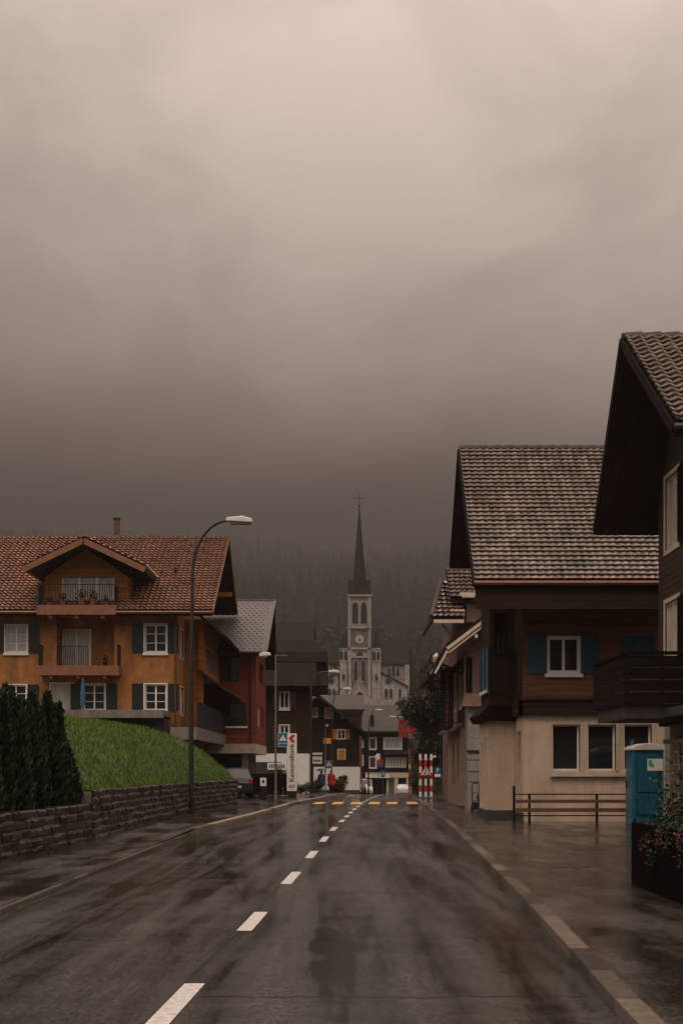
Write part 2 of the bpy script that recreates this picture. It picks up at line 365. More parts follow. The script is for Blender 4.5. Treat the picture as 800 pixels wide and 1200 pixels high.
M['plinth'] = mat('dark_plinth', (.045,.038,.033), .5, .3, 4, .3)
M['church'] = mat('pale_church_limestone', (.62,.57,.51), .75, .25, .35, .5, 3, grime=.4)
M['church_dk'] = mat('grey_church_infill', (.27,.235,.205), .8, .25, .5, .4, 3, grime=.35)
M['spire'] = mat('dark_slate_spire', (.020,.017,.016), .7, .3, .5, spec=.15)
M['church_glass'] = mat('dark_church_glass', (.05,.045,.042), .35, .3, 2)
M['gold'] = mat('gilded_dial', (.55,.42,.16), .35, .2, 3, metallic=.5)
M['dial'] = mat('white_dial', (.8,.78,.74), .5, .05, 3)
M['black'] = mat('black_paint', (.012,.012,.012), .4, .2, 5)
M['rubber'] = mat('rubber', (.015,.015,.015), .7, .2, 10)
M['sign_blue'] = mat('traffic_blue', (.01,.11,.25), .35, .1, 5)
M['sign_red'] = mat('traffic_red', (.52,.025,.02), .35, .15, 5)
M['sign_white'] = mat('sign_white', (.78,.76,.72), .4, .06, 5)
M['banner_red'] = mat('red_banner_cloth', (.26,.02,.022), .6, .3, 3)
M['toilet_blue'] = mat('blue_plastic_cabin', (.008,.125,.195), .35, .15, 2, grime=.2)
M['toilet_top'] = mat('white_plastic_roof', (.66,.63,.59), .4, .15, 4, grime=.2)
M['rail_wood'] = mat('fence_board_wood', (.13,.055,.03), .5, .3, 6)
M['car_white'] = mat('white_car_paint', (.70,.69,.67), .25, .05, 3, coat=.5)
M['car_dark'] = mat('dark_car_paint', (.03,.028,.03), .25, .1, 3, coat=.5)
M['car_glass'] = mat('car_glass', (.015,.015,.017), .06, .1, 3, spec=.9)
M['tail'] = mat('tail_lamp_red', (.55,.02,.015), .25, .1, 5)
M['skin'] = mat('skin', (.42,.26,.18), .55, .1, 6)
M['coat_red'] = mat('red_raincoat', (.45,.025,.035), .5, .3, 5)
M['coat_blue'] = mat('navy_blue_coat', (.02,.05,.10), .6, .3, 5)
M['trousers'] = mat('dark_trousers', (.02,.02,.025), .8, .2, 8)
M['umbrella'] = mat('grey_umbrella_cloth', (.12,.11,.11), .5, .2, 4)
M['flower_red'] = leafmat('red_blossom', (.13,.014,.022), .4)
M['flower_orange'] = leafmat('orange_blossom', (.70,.25,.02), .4)
M['leaf'] = leafmat('shrub_leaves', (.018,.026,.011), .6, .4)
M['leaf_tree'] = leafmat('broadleaf_foliage', (.014,.018,.008), .6)
M['leaf_autumn'] = leafmat('autumn_foliage', (.06,.045,.018), .6)
M['conifer'] = leafmat('spruce_foliage', (.017,.023,.012), .5)
M['hill'] = mat('wooded_slope', (.016,.020,.010), .95, .4, .02)
M['terracotta'] = mat('terracotta_pot', (.35,.13,.06), .7, .2, 6)
M['blue_pole'] = mat('blue_parasol_cloth', (.03,.10,.20), .6, .2, 6)

# ---------------------------------------------------------------- the setting
def struct(o): o['kind'] = 'structure'; return o
def slope(x, y):                               # wooded mountain rising from the valley floor
    if y < 450: return 0
    t = y-450
    side = abs(x+10)
    nse = noise.noise(Vector((x*.004, y*.004, 1.3)))*.5+noise.noise(Vector((x*.012, y*.012, 4.1)))*.2
    z = t*.18+max(0, side-60)*.10*min(1, t/300)*(1 if t < 1200 else max(.2, 1-(t-1200)/1500))
    return z+nse*min(60, t*.12)
def build_grid(name, xs, ys, fz, mt):
    nx, ny = len(xs), len(ys)
    v = [(x, y, fz(x, y)) for y in ys for x in xs]
    f = [(j*nx+i, j*nx+i+1, (j+1)*nx+i+1, (j+1)*nx+i) for j in range(ny-1) for i in range(nx-1)]
    me = bpy.data.meshes.new(name); me.from_pydata(v, [], f); me.materials.append(mt)
    me.polygons.foreach_set('use_smooth', [True]*len(f)); me.update()
    o = bpy.data.objects.new(name, me); COL.objects.link(o); return o
xs = [-1000, -700, -500, -350, -250, -180, -120, -80, -50, -30, -20, -10, 0, 10, 20, 30, 50, 80, 120, 180, 250, 350, 500, 700, 1000]
struct(build_grid('ground', xs, [-40, 0, 20, 40, 60]+list(range(65, 240, 5))+list(range(240, 460, 10)), lambda x, y: gz(y)-.03, M['earth']))
mx_ = list(np.linspace(-1280, 1280, 120)); my_ = list(np.linspace(450, 3000, 110))
struct(build_grid('mountain', mx_, my_, lambda x, y: gz(450)-.03+slope(x, y), M['hill']))

CL = [(-10,-1.9),(0,-1.5),(8,-1.17),(10.1,-1.086),(14.3,-.92),(19.8,-.73),(25.1,-.55),(30.8,-.385),(36.6,-.18),(42.7,.08),(51,.41),(59.5,.82),(69,1.3),(85,2.3),(110,3.9),(150,6.2),(200,8.6),(235,10)]
LE = [(-10,-4.9),(0,-4.3),(8.5,-3.9),(14.9,-3.7),(25.6,-3.66),(34,-3.55),(45,-2.8),(52,-2.4),(59.5,-2.05),(69,-1.1),(85,-.4),(110,1.0),(150,3.0),(200,5.4),(235,6.8)]
RE = [(-10,1.2),(0,1.45),(8.53,1.73),(11.3,1.87),(13.8,1.99),(17.07,2.13),(22.9,2.36),(38.2,2.91),(55,3.35),(79,4.0),(110,6.6),(150,9.2),(200,11.8),(235,13)]
def interp(tab, y):
    for (a, xa), (b, xb) in zip(tab, tab[1:]):
        if y <= b: return xa+(xb-xa)*(y-a)/(b-a)
    return tab[-1][1]
YS = sorted(set([-10+1.5*i for i in range(60)]+[80+3*i for i in range(51)]))
def ribbon(name, lf, rf, mt, dz, y0=-10, y1=232, extra=0):
    mb = MB(); ys = [y for y in YS if y0 <= y <= y1]
    if ys[0] > y0: ys = [y0]+ys
    if ys[-1] < y1: ys = ys+[y1]
    for a, b in zip(ys, ys[1:]):
        mb.face([(lf(a), a, gz(a)+dz), (rf(a), a, gz(a)+dz), (rf(b), b, gz(b)+dz), (lf(b), b, gz(b)+dz)])
    o = mb.build(name, mt, fix=False); return o
le = lambda y: interp(LE, y); re_ = lambda y: interp(RE, y); cl = lambda y: interp(CL, y)
struct(ribbon('road', lambda y: le(y)-.05, lambda y: re_(y)+.05, M['road'], 0))
def kerbstones(name, edge, w, h, y0, y1, mats, step=1.0):
    mb = MB(); y = y0
    while y < y1:
        a, b = y, min(y+step-.02, y1); mb.cur = random.choices(range(3), (2, 3, 2))[0]
        xa, xb = edge(a), edge(b); za, zb = gz(a), gz(b)
        k = len(mb.v)
        mb.v += [(xa, a, za-.05), (xa+w, a, za-.05), (xb+w, b, zb-.05), (xb, b, zb-.05), (xa, a, za+h), (xa+w, a, za+h), (xb+w, b, zb+h), (xb, b, zb+h)]
        for q in ((0,3,2,1),(4,5,6,7),(0,1,5,4),(1,2,6,5),(2,3,7,6),(3,0,4,7)): mb.f.append([k+i for i in q]); mb.m.append(mb.cur)
        y += step
    return struct(mb.build(name, mats))
kerbstones('kerb_right', lambda y: re_(y)+.04, .165, .085, -6, 115, [M['kerb_a'], M['kerb_b'], M['kerb_c']], 1.25)
kerbstones('kerb_left_far', lambda y: le(y)-.22, .22, .11, 34, 105, [M['kerb_pale'], M['kerb_pale'], M['kerb_a']], 1.2)
kerbstones('kerb_left_near', lambda y: le(y)-.12, .10, .05, -6, 33.9, [M['kerb_b'], M['kerb_b'], M['kerb_c']], .9)
struct(ribbon('pavement_right', lambda y: re_(y)+.205, lambda y: re_(y)+(16 if y < 60 else 9), M['walk'], .05, -10, 120))
def lift(y): t = min(1, max(0, (y-26)/10)); return .05+.055*t*t*(3-2*t)
mb = MB(); ys = [y for y in YS if y <= 105]
def lw(y): return le(y)-(3.2 if y < 53 else 3.2+min(10, (y-53)*4))
for a, b in zip(ys, ys[1:]): mb.face([(lw(a), a, gz(a)+lift(a)), (le(a)-.11, a, gz(a)+lift(a)), (le(b)-.11, b, gz(b)+lift(b)), (lw(b), b, gz(b)+lift(b))])
struct(mb.build('pavement_left', M['walk'], fix=False))
# painted centre dashes and the yellow crossing
mb = MB()
def dash(a, b, w=.15):
    xa, xb = cl(a), cl(b); n = 4
    for i in range(n):
        p, q = a+(b-a)*i/n, a+(b-a)*(i+1)/n
        mb.face([(cl(p)-w/2, p, gz(p)+.004), (cl(p)+w/2, p, gz(p)+.004), (cl(q)+w/2, q, gz(q)+.004), (cl(q)-w/2, q, gz(q)+.004)])
dash(4.6, 6.0)
for a, b in ((8.2, 10.12), (13.4, 15.15), (18.8, 21.0), (24.2, 26.3), (29.6, 31.8), (34.8, 37)): dash(a, b)
y = 40.3
while y < 95: dash(y, y+1.9); y += 3.9
struct(mb.build('centre_line', M['paint'], fix=False))
mb = MB()
for i, (a, b) in enumerate(((366, 378), (388, 400), (410, 421), (431, 442), (452, 463), (474, 487))):
    c = PX((a+b)/2, 62.3); w = .24; s = .9
    if i == 0: mb.face([(c-w, 60.6, .004), (c+w, 60.6, .004), (c+w+.15, 64.2, .004), (c-w+.15, 64.2, .004)])
    else: mb.face([(c-w, 60.4, .004), (c+w, 60.4, .004), (c+w+.15, 64.2, .004), (c-w+.15, 64.2, .004)])
struct(mb.build('crossing_marking', M['yellow'], fix=False))
mb = MB()                                       # tar seams: one along the middle, some across
pts = []
y = 5.0
while y < 62:
    pts.append((cl(y)-.07+.05*noise.noise(Vector((0, y*.8, 0))), y)); y += .35
for i, ((xa, ya), (xb, yb)) in enumerate(zip(pts, pts[1:])):
    w = .018+.03*max(0, noise.noise(Vector((3, ya*.4, 0))))
    mb.face([(xa-w, ya, .0022), (xa+w, ya, .0022), (xb+w, yb, .0022), (xb-w, yb, .0022)])
for (yy, xa, xb) in ((9.55, -1.0, 1.75), (12.9, -.9, 1.9), (19.9, -3.4, -.3), (31.5, -.3, 2.6)):
    n = 60
    for i in range(n):
        p, q = xa+(xb-xa)*i/n, xa+(xb-xa)*(i+1)/n
        f1 = yy+.1*noise.noise(Vector((p*1.3, yy, 0)))+.04*noise.noise(Vector((p*7, yy, 0))); f2 = yy+.1*noise.noise(Vector((q*1.3, yy, 0)))+.04*noise.noise(Vector((q*7, yy, 0)))
        wq = .006+.012*abs(noise.noise(Vector((p*3, yy, 5)))); mb.face([(p, f1-wq, .0026), (q, f2-wq, .0026), (q, f2+wq, .0026), (p, f1+wq, .0026)])
struct(mb.build('tar_seam', M['tar'], fix=False))
mb = MB()                                       # manhole lids in the forecourt
for (px, D) in ((668, 21.5), (690, 26.0), (560, 33)):
    c = PX(px, D); k = []
    for j in range(18): k.append((c+.33*math.cos(j*math.pi/9), D+.33*math.sin(j*math.pi/9), .0535))
    mb.face(k)
struct(mb.build('manhole_cover', M['gutter_dk'], fix=False))

# lawn behind the stone wall
WL = [(5,-6.3),(12,-6.1),(22.7,-5.72),(29.5,-5.37),(38,-5.2),(46,-5.02),(51,-4.6),(55,-4.15)]
def wallx(y): return interp(WL, y) if y <= 55 else -4.15-(y-55)*.42
def lawnz(x, y):
    s = max(0, wallx(y)-.2-x); return 1.1+2.5*(1-math.exp(-s/2.0))
lx = []
mb = MB()
ys = [29.6+.9*i for i in range(40)]
ss = [0, .15, .4, .8, 1.3, 1.9, 2.7, 3.6, 5, 7, 9.5, 12.5, 16]
vv = []
for y in ys:
    for s in ss:
        x = wallx(y)-.2-s; vv.append((x, y, lawnz(x, y)+.05*noise.noise(Vector((x*.8, y*.8, 0)))))
for j in range(len(ys)-1):
    for i in range(len(ss)-1):
        k = j*len(ss)+i; mb.f.append([k, k+1, k+1+len(ss), k+len(ss)]); mb.m.append(0)
mb.v = vv
struct(mb.build('lawn', M['lawn'], smooth=True, fix=False))
mb = MB()                                       # earth bed below the hedge
for (a, b) in ((8, 29.5),):
    n = 12
    for i in range(n):
        p, q = a+(b-a)*i/n, a+(b-a)*(i+1)/n
        mb.face([(wallx(p)-.2, p, .80), (wallx(p)-5, p, 1.0), (wallx(q)-5, q, 1.0), (wallx(q)-.2, q, .80)])
struct(mb.build('hedge_bed', M['lawn'], fix=False))
rng = np.random.default_rng(3)
gv, gf = [], []
for i in range(42000):
    y = 29.8+rng.random()*33.5; s = (rng.random()**1.5)*9; x = wallx(y)-.17-s
    z = lawnz(x, y)-.01; tuft = noise.noise(Vector((x*1.7, y*1.7, 2))); h = (.05+.09*rng.random())*(1+1.3*max(0, tuft)); a = rng.random()*6.28; w = .012+.014*rng.random()
    dx, dy = math.cos(a)*w, math.sin(a)*w; lx_, ly_ = (rng.random(2)-.5)*.08
    k = len(gv); gv += [(x-dx, y-dy, z), (x+dx, y+dy, z), (x+lx_, y+ly_, z+h)]; gf.append((k, k+1, k+2))
me = bpy.data.meshes.new('grass'); me.from_pydata(gv, [], gf); me.materials.append(M['grass'])
go = bpy.data.objects.new('grass', me); COL.objects.link(go); go['kind'] = 'stuff'
tag(go, 'short wet green grass on the bank above the stone wall', 'grass')

# ---------------------------------------------------------------- haze over the whole valley
mb = MB(); mb.box(-1300, 1300, -60, 3050, -5.5, max(v.co.z for v in bpy.data.objects['mountain'].data.vertices)+38)
hz = mb.build('haze', mat('tmp', (1,1,1))); hz['kind'] = 'stuff'; tag(hz, 'thin brownish mist filling the valley and hiding the mountain', 'mist')
hm = bpy.data.materials.new('haze_volume'); hm.use_nodes = True; ht = hm.node_tree
for n in list(ht.nodes): ht.nodes.remove(n)
ho = ht.nodes.new('ShaderNodeOutputMaterial'); hv = ht.nodes.new('ShaderNodeVolumePrincipled')
hv.inputs['Color'].default_value = (.33, .308, .295, 1); hv.inputs['Density'].default_value = .00105; hv.inputs['Anisotropy'].default_value = .7
ht.links.new(hv.outputs[0], ho.inputs['Volume']); hz.data.materials.clear(); hz.data.materials.append(hm)

# ---------------------------------------------------------------- building blocks
def wall_face(mb, T, u0, u1, v0, v1, holes=(), depth=.22):
    us = sorted(set([u0, u1]+[h[0] for h in holes]+[h[1] for h in holes])); vs_ = sorted(set([v0, v1]+[h[2] for h in holes]+[h[3] for h in holes]))
    us = [u for u in us if u0 <= u <= u1]; vs_ = [v for v in vs_ if v0 <= v <= v1]
    for a, b in zip(us, us[1:]):
        for c, d in zip(vs_, vs_[1:]):
            m, n = (a+b)/2, (c+d)/2
            if any(h[0] < m < h[1] and h[2] < n < h[3] for h in holes): continue
            mb.face([T(a, c, 0), T(b, c, 0), T(b, d, 0), T(a, d, 0)])
    for h in holes:
        a, b, c, d = h[:4]; dp = h[4] if len(h) > 4 else depth
        for (p, q) in (((a, c), (b, c)), ((b, c), (b, d)), ((b, d), (a, d)), ((a, d), (a, c))):
            mb.face([T(*p, 0), T(*q, 0), T(*q, -dp), T(*p, -dp)])
        if len(h) > 4: mb.face([T(a, c, -dp), T(b, c, -dp), T(b, d, -dp), T(a, d, -dp)])
def window(parent, T, u0, u1, v0, v1, cols=2, rows=1, frame=None, pane=None, sill=None, surround=0, shut=None, shutw=None, w0=-.1, fw=.07, closed=False, name='window', slats=True, only=(1, 1)):
    frame = frame or M['white']; pane = pane or M['pane']; mb = MB()
    mb.boxT(T, u0, u0+fw, v0, v1, w0-.04, w0); mb.boxT(T, u1-fw, u1, v0, v1, w0-.04, w0)
    mb.boxT(T, u0+fw, u1-fw, v0, v0+fw, w0-.04, w0-.001); mb.boxT(T, u0+fw, u1-fw, v1-fw, v1, w0-.04, w0-.001)
    for i in range(1, cols):
        c = u0+(u1-u0)*i/cols; mb.boxT(T, c-fw*.6, c+fw*.6, v0+fw, v1-fw, w0-.04, w0+.004)
    for i in range(1, rows):
        c = v0+(v1-v0)*i/rows; mb.boxT(T, u0+fw, u1-fw, c-.015, c+.015, w0-.035, w0-.006)
    if surround:
        s = surround
        mb.boxT(T, u0-s, u0-.001, v0-s, v1+s, -.03, .025); mb.boxT(T, u1+.001, u1+s, v0-s, v1+s, -.03, .025)
        mb.boxT(T, u0, u1, v1+.001, v1+s, -.03, .022); mb.boxT(T, u0, u1, v0-s, v0-.001, -.03, .022)
    fr = mb.build(name, frame, parent)
    p = MB(); p.boxT(T, u0+.01, u1-.01, v0+.01, v1-.01, w0-.06, w0-.032); p.build('pane', pane, fr)
    if sill:
        s = MB(); s.boxT(T, u0-.1, u1+.1, v0-.1-surround, v0-.003-surround, -.05, .1); s.build('sill', sill if not isinstance(sill, bool) else frame, fr)
    if shut:
        sw = shutw or (u1-u0)*.48
        for k, (a, b) in enumerate(((u0-sw-.03-surround, u0-.03-surround), (u1+.03+surround, u1+sw+.03+surround))):
            if not only[k]: continue
            shutter(parent, T, a, b, v0-.03, v1+.03, shut)
    return fr
def shutter(parent, T, a, b, v0, v1, m, w=.03):
    s = MB(); f = .05
    s.boxT(T, a, a+f, v0, v1, w, w+.04); s.boxT(T, b-f, b, v0, v1, w, w+.04)
    for vv_ in (v0, (v0+v1)/2-f/2, v1-f): s.boxT(T, a+f, b-f, vv_, vv_+f, w+.001, w+.038)
    n = max(4, int((v1-v0)/.07))
    for i in range(n):
        c = v0+f+(v1-v0-2*f)*(i+.5)/n; s.boxT(T, a+f, b-f, c-.026, c+.012, w+.004, w+.024)
    s.boxT(T, a+f, b-f, v0+f, v1-f, w, w+.006)
    return s.build('shutter', m, parent)
def tiles(mb, O, U, V, Wd, Ln, rows, tw=.22, trim=(0,0,0,0), hh=.05, amp=.035, per=6):
    hh *= 2.0; amp *= 1.1
    """courses of wavy tiles: O corner at the eave, U along it, V up the slope; trim moves the left/right ends at eave/ridge"""
    O = Vector(O); U = Vector(U).normalized(); V = Vector(V).normalized(); Nn = U.cross(V).normalized()
    if Nn.z < 0: Nn = -Nn
    n = max(6, int(Wd/tw*per)); rl = Ln/rows
    for r in range(rows):
        base = len(mb.v)
        for (vv_, h0) in ((r*rl+rl*.55, -.03), (r*rl, hh-.022), (r*rl, hh), ((r+1)*rl+rl*.5, -.012)):
            f = vv_/Ln; a = trim[0]+(trim[1]-trim[0])*f; b = Wd+trim[2]+(trim[3]-trim[2])*f
            for i in range(n+1):
                u = a+(b-a)*i/n
                ph = (u/tw) % 1.0
                wv = amp*(math.cos(2*math.pi*ph)*.5+.5)**1.4
                jit = .006*noise.noise(Vector((int(u/tw)*1.7, r*2.3, 0)))
                p = O+U*u+V*(vv_-(.02*math.cos(2*math.pi*ph) if h0 > 0 else 0))+Nn*(h0+(wv if h0 > -.02 else wv*.5)+jit)
                mb.v.append(tuple(p))
        for l in range(3):
            for i in range(n):
                k = base+l*(n+1)+i; mb.f.append([k, k+1, k+n+2, k+n+1]); mb.m.append(mb.cur)
def slab(mb, a, b, c, d, th):                    # quad a,b,c,d (eave-left, eave-right, ridge-right, ridge-left) thickened downwards
    a, b, c, d = map(Vector, (a, b, c, d)); n = (b-a).cross(d-a).normalized()
    if n.z < 0: n = -n
    n = n*th
    k = len(mb.v); mb.v += [tuple(p) for p in (a, b, c, d, a-n, b-n, c-n, d-n)]
    for q in ((0,1,2,3),(7,6,5,4),(0,4,5,1),(1,5,6,2),(2,6,7,3),(3,7,4,0)): mb.f.append([k+i for i in q]); mb.m.append(mb.cur)
def gable_roof_x(parent, xl, xr, yf, zf, yr, zr, yb, zb, tm, under, rows, tw=.22, th=.16, gut=None, barge=None, trim=(0,0,0,0), amp=.035, hh=.05):
    """ridge along X: front slope faces the camera"""
    mb = MB(); mb.cur = 0
    V = Vector((0, yr-yf, zr-zf)); Ln = V.length
    tiles(mb, (xl, yf, zf+.03), (1,0,0), V, xr-xl, Ln, rows, tw, trim, amp=amp, hh=hh)
    mb.cur = 1
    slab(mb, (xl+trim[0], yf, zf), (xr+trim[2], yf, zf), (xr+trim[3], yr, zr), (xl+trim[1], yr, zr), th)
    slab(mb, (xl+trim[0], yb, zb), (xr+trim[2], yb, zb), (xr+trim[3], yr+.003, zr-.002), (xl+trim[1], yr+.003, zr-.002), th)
    mb.cur = 2
    slab(mb, (xl+trim[0], yb, zb+.03), (xr+trim[2], yb, zb+.03), (xr+trim[3], yr+.01, zr+.03), (xl+trim[1], yr+.01, zr+.03), .025)
    rf = mb.build('roof', [tm, under, M['slate_dk']], parent, fix=False)
    rt = MB(); n = int((xr-xl)/.4)
    for i in range(n):
        a = xl+trim[1]+(xr-xl+trim[3]-trim[1])*i/n; b = xl+trim[1]+(xr-xl+trim[3]-trim[1])*(i+1)/n
        rt.tube([(a, yr, zr+.05), (b+.03, yr, zr+.075)], [.12, .13], 8)
    rt.build('ridge_tiles', M['slate_mid'], rf)
    if gut:
        g = MB(); g.tube([(xl+trim[0]-.02, yf-.08, zf-.02), (xr+trim[2]+.02, yf-.08, zf-.02)], .075, 8); g.build('gutter', gut, rf)
    if barge:
        for x in (xl-.02, xr+.02):
          g = MB()
          t0 = trim[0] if x < (xl+xr)/2 else trim[2]; t1 = trim[1] if x < (xl+xr)/2 else trim[3]
          g.bar((x+t0, yf, zf-.03), (x+t1, yr, zr-.03), .05, .17); g.bar((x+t0, yb, zb-.03), (x+t1, yr, zr-.03), .05, .24)
          g.build('barge_board', barge, rf)
    return rf
def bars_rail(T, u0, u1, v0, v1, w=0, step=.12, r=.011):
    mb = MB(); mb.boxT(T, u0, u1, v1-.03, v1, w-.02, w+.02); mb.boxT(T, u0, u1, v0, v0+.025, w-.015, w+.015)
    n = max(1, int((u1-u0)/step))
    for i in range(n+1):
        u = u0+(u1-u0)*i/n; mb.boxT(T, u-r, u+r, v0+.02, v1-.02, w-r, w+r)
    return mb
def leaves(mb, c, rad, n, size, rg, squash=1.0, up=0.0):
    """leaf-sized faces filling an uneven volume"""
    for i in range(n):
        d = rg.normal(size=3); d /= np.linalg.norm(d); r = rg.random()**.45
        p = np.array([c[0]+d[0]*rad[0]*r, c[1]+d[1]*rad[1]*r, c[2]+d[2]*rad[2]*r])
        a = rg.normal(size=3); a[2] += up; a /= np.linalg.norm(a); b = np.cross(a, rg.normal(size=3)); b /= (np.linalg.norm(b)+1e-6)
        s = size*(.6+.8*rg.random()); k = len(mb.v)
        mb.v += [tuple(p-a*s), tuple(p+b*s*.5), tuple(p+a*s), tuple(p-b*s*.5)]; mb.f.append([k, k+1, k+2, k+3]); mb.m.append(mb.cur)

# ---------------------------------------------------------------- stone wall
t = thing('stone_wall', 'low dark wet wall of rough stone blocks along the left pavement, holding the lawn', 'wall', (-5.4, 30, 0))
mb = MB(); rg = np.random.default_rng(5)
def wseg(y0, y1, top, z0=-.05):
    rows = int(round((top-z0)/.17)); rh = (top-z0)/rows
    for r in range(rows):
        y = y0-(rg.random()*.3)
        while y < y1:
            ln = .28+rg.random()*.42; a, b = max(y, y0), min(y+ln, y1)
            if b-a > .05:
                off = (rg.random()-.5)*.05; hj = (rg.random()-.5)*.02; g = .012+.008*rg.random()
                xa, xb = wallx(a+g), wallx(b-g); z_a, z_b = z0+r*rh+g, z0+(r+1)*rh-g*.6+hj
                k = len(mb.v); e = .02+rg.random()*.02
                o = lambda: (rg.random()-.5)*.02
                mb.v += [(xa-.3, a+g, z_a), (xb-.3, b-g, z_a), (xb-.3, b-g, z_b), (xa-.3, a+g, z_b),
                         (xa+off-.04, a+g, z_a), (xb+off-.04, b-g, z_a), (xb+off-.04, b-g, z_b), (xa+off-.04, a+g, z_b),
                         (xa+off+o(), a+g+e, z_a+e), (xb+off+o(), b-g-e, z_a+e), (xb+off+o(), b-g-e, z_b-e), (xa+off+o(), a+g+e, z_b-e)]
                for q in ((0,3,2,1),(0,1,5,4),(1,2,6,5),(2,3,7,6),(3,0,4,7),(4,5,9,8),(5,6,10,9),(6,7,11,10),(7,4,8,11),(8,9,10,11)):
                    mb.f.append([k+i for i in q]); mb.m.append(0)
            y += ln
wseg(6, 29.5, .84); wseg(29.52, 55, 1.13); wseg(55.02, 66, 1.13)
mb.build('stone_blocks', M['rock'], t)
mb = MB()
for (a, b, tp) in ((6, 29.5, .80), (29.5, 55, 1.09), (55, 66, 1.09)):
    y = a
    while y < b-.01:
        q = min(y+1, b)
        k = len(mb.v); xa, xb = wallx(y)-.035, wallx(q)-.035
        mb.v += [(xa-.24, y, -.1), (xb-.24, q, -.1), (xb-.24, q, tp), (xa-.24, y, tp), (xa, y, -.1), (xb, q, -.1), (xb, q, tp), (xa, y, tp)]
        for qd in ((0,3,2,1),(4,5,6,7),(0,1,5,4),(1,2,6,5),(2,3,7,6),(3,0,4,7)): mb.f.append([k+i for i in qd]); mb.m.append(0)
        y = q
mb.build('mortar_core', M['mortar'], t)

# ---------------------------------------------------------------- thuja hedge: single columns
def thuja(seed, h, w):
    rg = np.random.default_rng(seed); root = thing('thuja', '', 'conifer', (0,0,0), 'thujas in the hedge on the stone wall', local=True)
    mb = MB()
    mb.tube([(0,0,-.15), (0,0,h*.5), (0,0,h*.9)], [.07, .05, .01], 6); mb.build('trunk', M['bark'], root)
    mb = MB()
    sub = [(0, 0, h, w)]+[((rg.random()-.5)*w*1.3, (rg.random()-.5)*w*1.3, h*(.7+.22*rg.random()), w*.5) for _ in range(4)]
    for (sx, sy, hh_, ww) in sub:
        n = 1500 if ww == w else 500
        for i in range(n):
            f = rg.random()**.9; z = f*hh_
            rr = ww*(1-f)**.75*(1.15 if f < .5 else 1.15)*(.88+.24*noise.noise(Vector((sx*3+f*7, seed, 0))))*(1 if f > .08 else .8)
            a = rg.random()*6.283; r = rr*(rg.random()**.22); x, y = sx+math.cos(a)*r, sy+math.sin(a)*r
            s = .06+.06*rg.random(); d = np.array([math.cos(a)*.45, math.sin(a)*.45, 1])+(rg.random(3)-.5)*.7; d /= np.linalg.norm(d)
            b = np.cross(d, rg.normal(size=3)); b /= np.linalg.norm(b)
            p = np.array([x, y, z]); k = len(mb.v)
            mb.v += [tuple(p-d*s), tuple(p+b*s*.4), tuple(p+d*s*1.3), tuple(p-b*s*.4)]; mb.f.append([k, k+1, k+2, k+3]); mb.m.append(0)
    mb.build('crown', M['thuja'], root, fix=False)
    return root
th = [thuja(11, 2.35, .40), thuja(12, 2.15, .38), thuja(13, 2.5, .40)]
spots = [(29.15-.72*i, 1, (0,1,2,0,1,2,1,0,2,1,0,2)[i], (.60,.8,.98,1.02,1.0,.97,1.12,1.05,1.0,1.1,1.02,1)[i]) for i in range(12)]
ordw = ['shorter dark green thuja at the lawn end of the hedge', 'second dark green thuja from the lawn end of the hedge', 'third dark green thuja from the lawn end of the hedge', 'fourth dark green thuja from the lawn end of the hedge',
        'fifth dark green thuja from the lawn end of the hedge', 'sixth dark green thuja from the lawn end of the hedge', 'seventh dark green thuja from the lawn end of the hedge', 'eighth dark green thuja from the lawn end of the hedge', 'ninth dark green thuja from the lawn end of the hedge', 'tenth dark green thuja from the lawn end of the hedge', 'eleventh dark green thuja from the lawn end of the hedge']
used = set()
for i, (yy, _, v, s) in enumerate(spots[:11]):
    loc = (wallx(yy)-.5-.12*(i % 2), yy, .85); sc = (1.05, 1.05, s*.92)
    if v not in used:
        used.add(v); r = th[v]; r.location = loc; r.scale = sc; r.rotation_euler = (0, 0, i*1.3); r['label'] = ordw[i]
    else: dup(th[v], loc, i*1.3, ordw[i], scale=sc)

# ---------------------------------------------------------------- orange house on the bank
D0 = 64.0
def wx(p): return PX(p, D0)
def wz(p): return PZ(p, D0)
H = thing('orange_house', 'large ochre chalet with red tiled roof, dormer and green shutters above the lawn', 'house', (-14, 66, 1))
T = TF(D0); XR = wx(208)
mb = MB()
wins = [(7, 32, 733, 764), (170, 195, 732, 764), (6, 31, 803, 832), (60, 86, 801, 834), (98, 123, 802, 832), (170, 195, 802, 832)]
holes = [(wx(a), wx(b), wz(d), wz(c)) for a, b, c, d in wins]
holes.append((wx(67), wx(134), wz(786), wz(722), .9))
wall_face(mb, T, -22, XR, 1.0, wz(716)+.1, holes)
TS = TR(XR)
sholes = [(65.2, 66.6, wz(768), wz(734)), (65.2, 66.6, wz(836), wz(803))]
wall_face(mb, TS, 64, 76, 1.0, 8.9, sholes)
mb.face([TS(64, 8.9, 0), TS(76, 8.9, 0), TS(76, 10.9, 0), TS(72.1, 13.3, 0)])
mb.face([(-22, 64, 1), (-22, 76, 1), (-22, 76, 10.9), (-22, 72.1, 13.3), (-22, 64, 8.9)]); mb.face([(-22, 76, 1), (XR, 76, 1), (XR, 76, 10.9), (-22, 76, 10.9)])
mb.build('wall', M['orange'], H)
for i, (a, b, c, d) in enumerate(wins):
    door = (i == 3)
    window(H, T, wx(a), wx(b), wz(d), wz(c), 2 if not door else 1, 3 if not door else 1, sill=None if door else M['white'],
           shut=None if door else M['green'], shutw=.5, surround=.06, fw=.06, pane=M['curtain_reflection'] if i in (0, 3) else M['pane'], name='door' if door else 'window', only=(0, 1) if i == 2 else (1, 1))
for a in sholes: window(H, TS, *a, 2, 1, fw=.05, surround=.05)
for (a, b, c, d) in ((65.2, 66.6, wz(768), wz(734)), (65.2, 66.6, wz(836), wz(803))): shutter(H, TS, b+.1, b+.6, c, d, M['green'])
